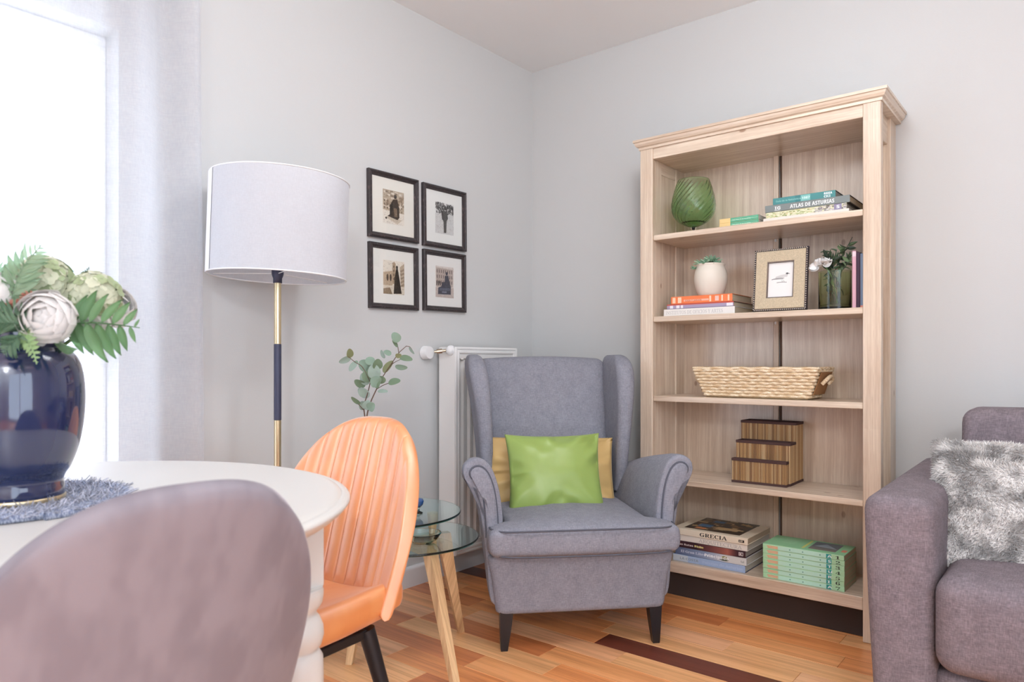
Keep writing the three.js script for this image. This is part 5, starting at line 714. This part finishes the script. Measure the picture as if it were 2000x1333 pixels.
{
  const F = (name, label, cat, a, y, b, group) => { const c = Math.cos(YAW), s = Math.sin(YAW); return thing(name, label, cat, [JAR[0] + a * c + b * s, y, JAR[2] - a * s + b * c], YAW, group); };
  const f = rng(77), white = phys({ color: lin(0.90, 0.875, 0.85), roughness: 0.8, transmission: 0.3, thickness: 0, side: THREE.DoubleSide }), creamy = phys({ color: lin(0.66, 0.67, 0.50), roughness: 0.8, transmission: 0.2, thickness: 0, side: THREE.DoubleSide }), stemM = leafMat(0.12, 0.22, 0.08, 0);
  const LAYERS = [[5, 1.0, 2.5, 1.12, 0.95, 0.10], [6, 0.95, 2.4, 0.86, 0.85, 0.07], [5, 0.86, 2.2, 0.62, 0.85, 0.05], [5, 0.72, 2.0, 0.42, 0.8, 0.03], [4, 0.52, 1.8, 0.22, 0.9, 0]];
  const petals = LAYERS.map(([, r, base, tip, half, flare]) => { const g = new THREE.PlaneGeometry(2, 2, 10, 10), p = g.attributes.position; for (let i = 0; i < p.count; i++) { const u = p.getX(i), v = (p.getY(i) + 1) / 2, th = lerp(base, tip + 0.22 * u * u, v), az = u * half * Math.sqrt(Math.max(0, 1 - 0.35 * Math.pow(1 - v, 2))), R = r * (1 + flare * v * v * v + 0.05 * u * u); p.setXYZ(i, R * Math.sin(th) * Math.cos(az), R * Math.cos(th), R * Math.sin(th) * Math.sin(az)); } g.computeVertexNormals(); return g; });
  const peony = (label, a, y, b, r, dir, m) => {
    const t = F('peony', label, 'flower', a, y, b, 'white peonies in the bouquet'); mesh('flower_core', new THREE.SphereGeometry(r * 0.48, 20, 14), m, t); const D = V3(...dir).normalize(), q = new THREE.Quaternion().setFromUnitVectors(V3(0, 1, 0), D);
    LAYERS.forEach(([n], l) => { for (let i = 0; i < n; i++) { const m2 = mesh('petal', petals[l], m, t); m2.quaternion.copy(q).multiply(new THREE.Quaternion().setFromAxisAngle(V3(0, 1, 0), (i + rr(-0.12, 0.12, f)) / n * 6.283 + l * 0.7)); m2.scale.setScalar(r * rr(0.97, 1.04, f)); } });
    mesh('flower_stem', tube([V3(0, -0.2 * r, 0), V3(-a * 0.5, -0.05, -b * 0.5), V3(-a * 0.9, JAR[1] + 0.22 - y, -b * 0.9)], 0.003, 14, 6), stemM, t);
  };
  peony('large white peony facing the room above the jar rim', 0.107, 1.071, 0.085, 0.040, [0.25, 0.1, 1], white);
  peony('white peony cut by the left edge of the picture', 0.008, 1.111, 0.060, 0.034, [-0.2, 0.35, 1], white);
  peony('white peony half hidden behind the big fern frond', 0.115, 1.068, -0.010, 0.036, [0.5, -0.2, 0.8], white);
  peony('far white peony peeking past the right hydrangea', 0.137, 1.099, -0.050, 0.034, [0.6, 0.2, 0.3], white);
  const floret = (() => { const l = []; for (let k = 0; k < 4; k++) { const g = new THREE.CircleGeometry(0.5, 7), p = g.attributes.position; for (let i = 0; i < p.count; i++) { const x = p.getX(i), y = p.getY(i) + 0.45; p.setXYZ(i, x, 0.14 * y + 0.15 * x * x, y); } g.rotateY(k * Math.PI / 2); l.push(g); } const g = merge(l); g.computeVertexNormals(); return g; })();
  const hydrangea = (label, a, y, b, R, n) => { const t = F('hydrangea', label, 'flower', a, y, b, 'hydrangea heads in the bouquet'), g2 = leafMat(0.42, 0.50, 0.28); mesh('flower_core', new THREE.SphereGeometry(R * 0.8, 16, 12), g2, t); for (let i = 0; i < n; i++) { const yy = 1 - 2 * (i + 0.5) / n, rad = Math.sqrt(1 - yy * yy), ph = i * 2.39996, d = V3(rad * Math.cos(ph), yy, rad * Math.sin(ph)); if (d.y < -0.6) continue; aim(mesh('floret', floret, f() < 0.75 ? creamy : g2, t), d.clone().multiplyScalar(R * rr(0.88, 1.0, f)), d, f() * 6).scale.setScalar(rr(0.013, 0.018, f) * (R / 0.05)); } mesh('flower_stem', tube([V3(0, -R * 0.6, 0), V3(-a * 0.5, -0.08, -b * 0.5), V3(-a * 0.85, JAR[1] + 0.22 - y, -b * 0.85)], 0.003, 12, 6), stemM, t); };
  hydrangea('pale green hydrangea head at the top of the bouquet', 0.045, 1.136, 0.000, 0.046, 90);
  hydrangea('creamy hydrangea head at the right of the bouquet', 0.117, 1.112, -0.020, 0.046, 100);
  for (const [a, y, b, r, label] of [[0.072, 1.102, 0.075, 0.0125, 'small russet strawflower above the big peony'], [0.057, 1.085, 0.085, 0.015, 'small rosy strawflower left of the big peony']]) { const t = F('strawflower', label, 'flower', a, y, b, 'strawflowers in the bouquet'), m = [leafMat(0.46, 0.17, 0.12, 0.1), leafMat(0.55, 0.27, 0.2, 0.1)], g = leafGeo(1, 0.55, 0.1, 5, 0.3); for (let i = 0; i < 34; i++) { const yy = 1 - (i + 0.5) / 34 * 1.3, rad = Math.sqrt(Math.max(0, 1 - yy * yy)), ph = i * 2.4, d = V3(rad * Math.cos(ph), rad * Math.sin(ph), yy); const q = mesh('petal', g, m[i % 2], t); aim(q, d.clone().multiplyScalar(r * 0.45), d.clone().add(V3(0, 0, 0.5)), f() * 6); q.scale.setScalar(r * 0.75); } }
  // fern fronds: rachis through points, leaflets on both sides
  const frond = (label, pts, n, len, wid, tone, { droop = 0, start = 0.12, fwd = 0.5, up = 1, bend = 0.25, name = 'fern_frond', twist = 0 } = {}) => {
    const P = pts.map((p) => V3(...p)), o = P[0], t = F(name, label, 'foliage', o.x, o.y, o.z, 'fern fronds and sprigs in the bouquet'), c = new THREE.CatmullRomCurve3(P.map((p) => p.clone().sub(o))); mesh('rachis', tube(P.map((p) => p.clone().sub(o)), (u) => lerp(0.0022, 0.0008, u), 24, 6), tone[0], t);
    const g = leafGeo(1, 0.30, bend, 8, 0.25);
    for (let i = 0; i < n; i++) for (const s of [-1, 1]) { const u = start + (1 - start) * (i + (s > 0 ? 0.1 : 0.5)) / n, q = c.getPointAt(Math.min(u, 1)), tan = c.getTangentAt(Math.min(u, 1)), side = V3(tan.y, -tan.x, 0).normalize().multiplyScalar(s), L = len * (s > 0 ? 1 : up) * Math.pow(Math.sin(Math.PI * clamp(0.22 + 0.78 * u, 0, 1)), 0.7) * rr(0.9, 1.08, f), d = side.clone().addScaledVector(tan, fwd).add(V3(0, -droop, rr(-0.2, 0.2, f))).normalize(), m = mesh('leaflet', g, tone[Math.floor(f() * tone.length)], t), y = d, z = V3(0, 0, 1).addScaledVector(y, -y.z).normalize(), x = y.clone().cross(z); m.quaternion.setFromRotationMatrix(new THREE.Matrix4().makeBasis(x, y, z)).multiply(new THREE.Quaternion().setFromAxisAngle(V3(0, 1, 0), twist * s + rr(-0.25, 0.25, f))); m.position.copy(q); m.scale.set(L * wid, L, L); }
  };
  const fg = [leafMat(0.13, 0.27, 0.11, 0.4), leafMat(0.17, 0.33, 0.14, 0.4)], pale = [leafMat(0.36, 0.50, 0.34, 0.4), leafMat(0.29, 0.43, 0.27, 0.4)], dk = [leafMat(0.10, 0.2, 0.11, 0.35), leafMat(0.16, 0.27, 0.16, 0.35)], lime = [leafMat(0.38, 0.56, 0.25, 0.4)];
  frond('large fern frond reaching right with hanging leaflets', [[0.108, 1.062, 0.040], [0.154, 1.066, 0.050], [0.193, 1.063, 0.045], [0.230, 1.058, 0.040]], 7, 0.066, 1.05, fg, { fwd: 0.42, start: 0.06, bend: 0.25, up: 0.85 });
  frond('tall pale fern rising at the top left of the bouquet', [[0.038, 1.077, 0.070], [0.048, 1.118, 0.075], [0.058, 1.154, 0.070], [0.081, 1.192, 0.060]], 12, 0.042, 1.0, pale, { fwd: 0.85, start: 0.12 });
  frond('pale fern leaning left behind the cut peony', [[-0.003, 1.095, 0.000], [-0.022, 1.130, 0.000], [-0.039, 1.165, 0.000]], 9, 0.04, 0.85, pale, { fwd: 0.8, start: 0.25 });
  [[[0.082, 1.057, 0.075], [0.071, 1.073, 0.100], [0.030, 1.083, 0.110]], [[0.086, 1.052, 0.080], [0.074, 1.061, 0.110], [0.038, 1.061, 0.120]], [[0.078, 1.044, 0.080], [0.081, 1.039, 0.115], [0.061, 1.015, 0.120]]].forEach((p, i) => frond(['dark slender fern spray pointing left over the jar rim', 'middle slender fern spray pointing left over the jar', 'lowest slender fern spray hanging towards the front of the jar'][i], p, 12, 0.03, 0.75, dk, { fwd: 1.1, start: 0.1 }));
  frond('light green sprig of tiny leaves hanging over the jar', [[0.077, 1.055, 0.100], [0.095, 1.036, 0.115], [0.108, 1.017, 0.120], [0.113, 0.998, 0.120]], 9, 0.015, 1.7, lime, { fwd: 0.3, start: 0.1, name: 'leaf_sprig' });
  frond('teal leaf sprig standing behind the top hydrangea', [[0.043, 1.124, -0.030], [0.055, 1.147, -0.030], [0.070, 1.169, -0.030]], 4, 0.022, 2.2, [leafMat(0.16, 0.36, 0.25, 0.4)], { fwd: 0.5, start: 0.3, name: 'leaf_sprig' });
  frond('thin dark twig with tiny leaves above the right hydrangea', [[0.056, 1.127, -0.060], [0.073, 1.150, -0.060], [0.087, 1.172, -0.060]], 6, 0.011, 1.3, [leafMat(0.1, 0.22, 0.16, 0.3)], { fwd: 0.6, start: 0.5, name: 'leaf_sprig' });
  for (const [k, a, y, b, d] of [[0, 0.101, 1.041, 0.060, [0.5, -0.35, 0.4]], [1, 0.052, 1.106, 0.030, [-0.3, 0.2, 1]], [2, 0.108, 1.084, 0.030, [0.3, 0.1, 0.9]], [3, 0.047, 1.064, 0.060, [-0.7, 0, 0.7]]]) { const t = F('broad_leaf', ['broad green leaf tucked under the big peony', 'broad green leaf in the middle of the bouquet', 'broad green leaf below the right hydrangea', 'broad green leaf at the left rim of the jar'][k], 'leaf', a, y, b, 'broad leaves in the bouquet'); const m = mesh('leaf_blade', leafGeo(0.06, 0.035, 0.3), fg[k % 2], t); m.quaternion.setFromUnitVectors(V3(0, 1, 0), V3(...d).normalize()); }
}

scene.traverse((o) => { if (o.isMesh) { o.castShadow = true; o.receiveShadow = true; } if (o.isLight && o.shadow) o.castShadow = !o.isRectAreaLight; });
renderer.render(scene, camera);
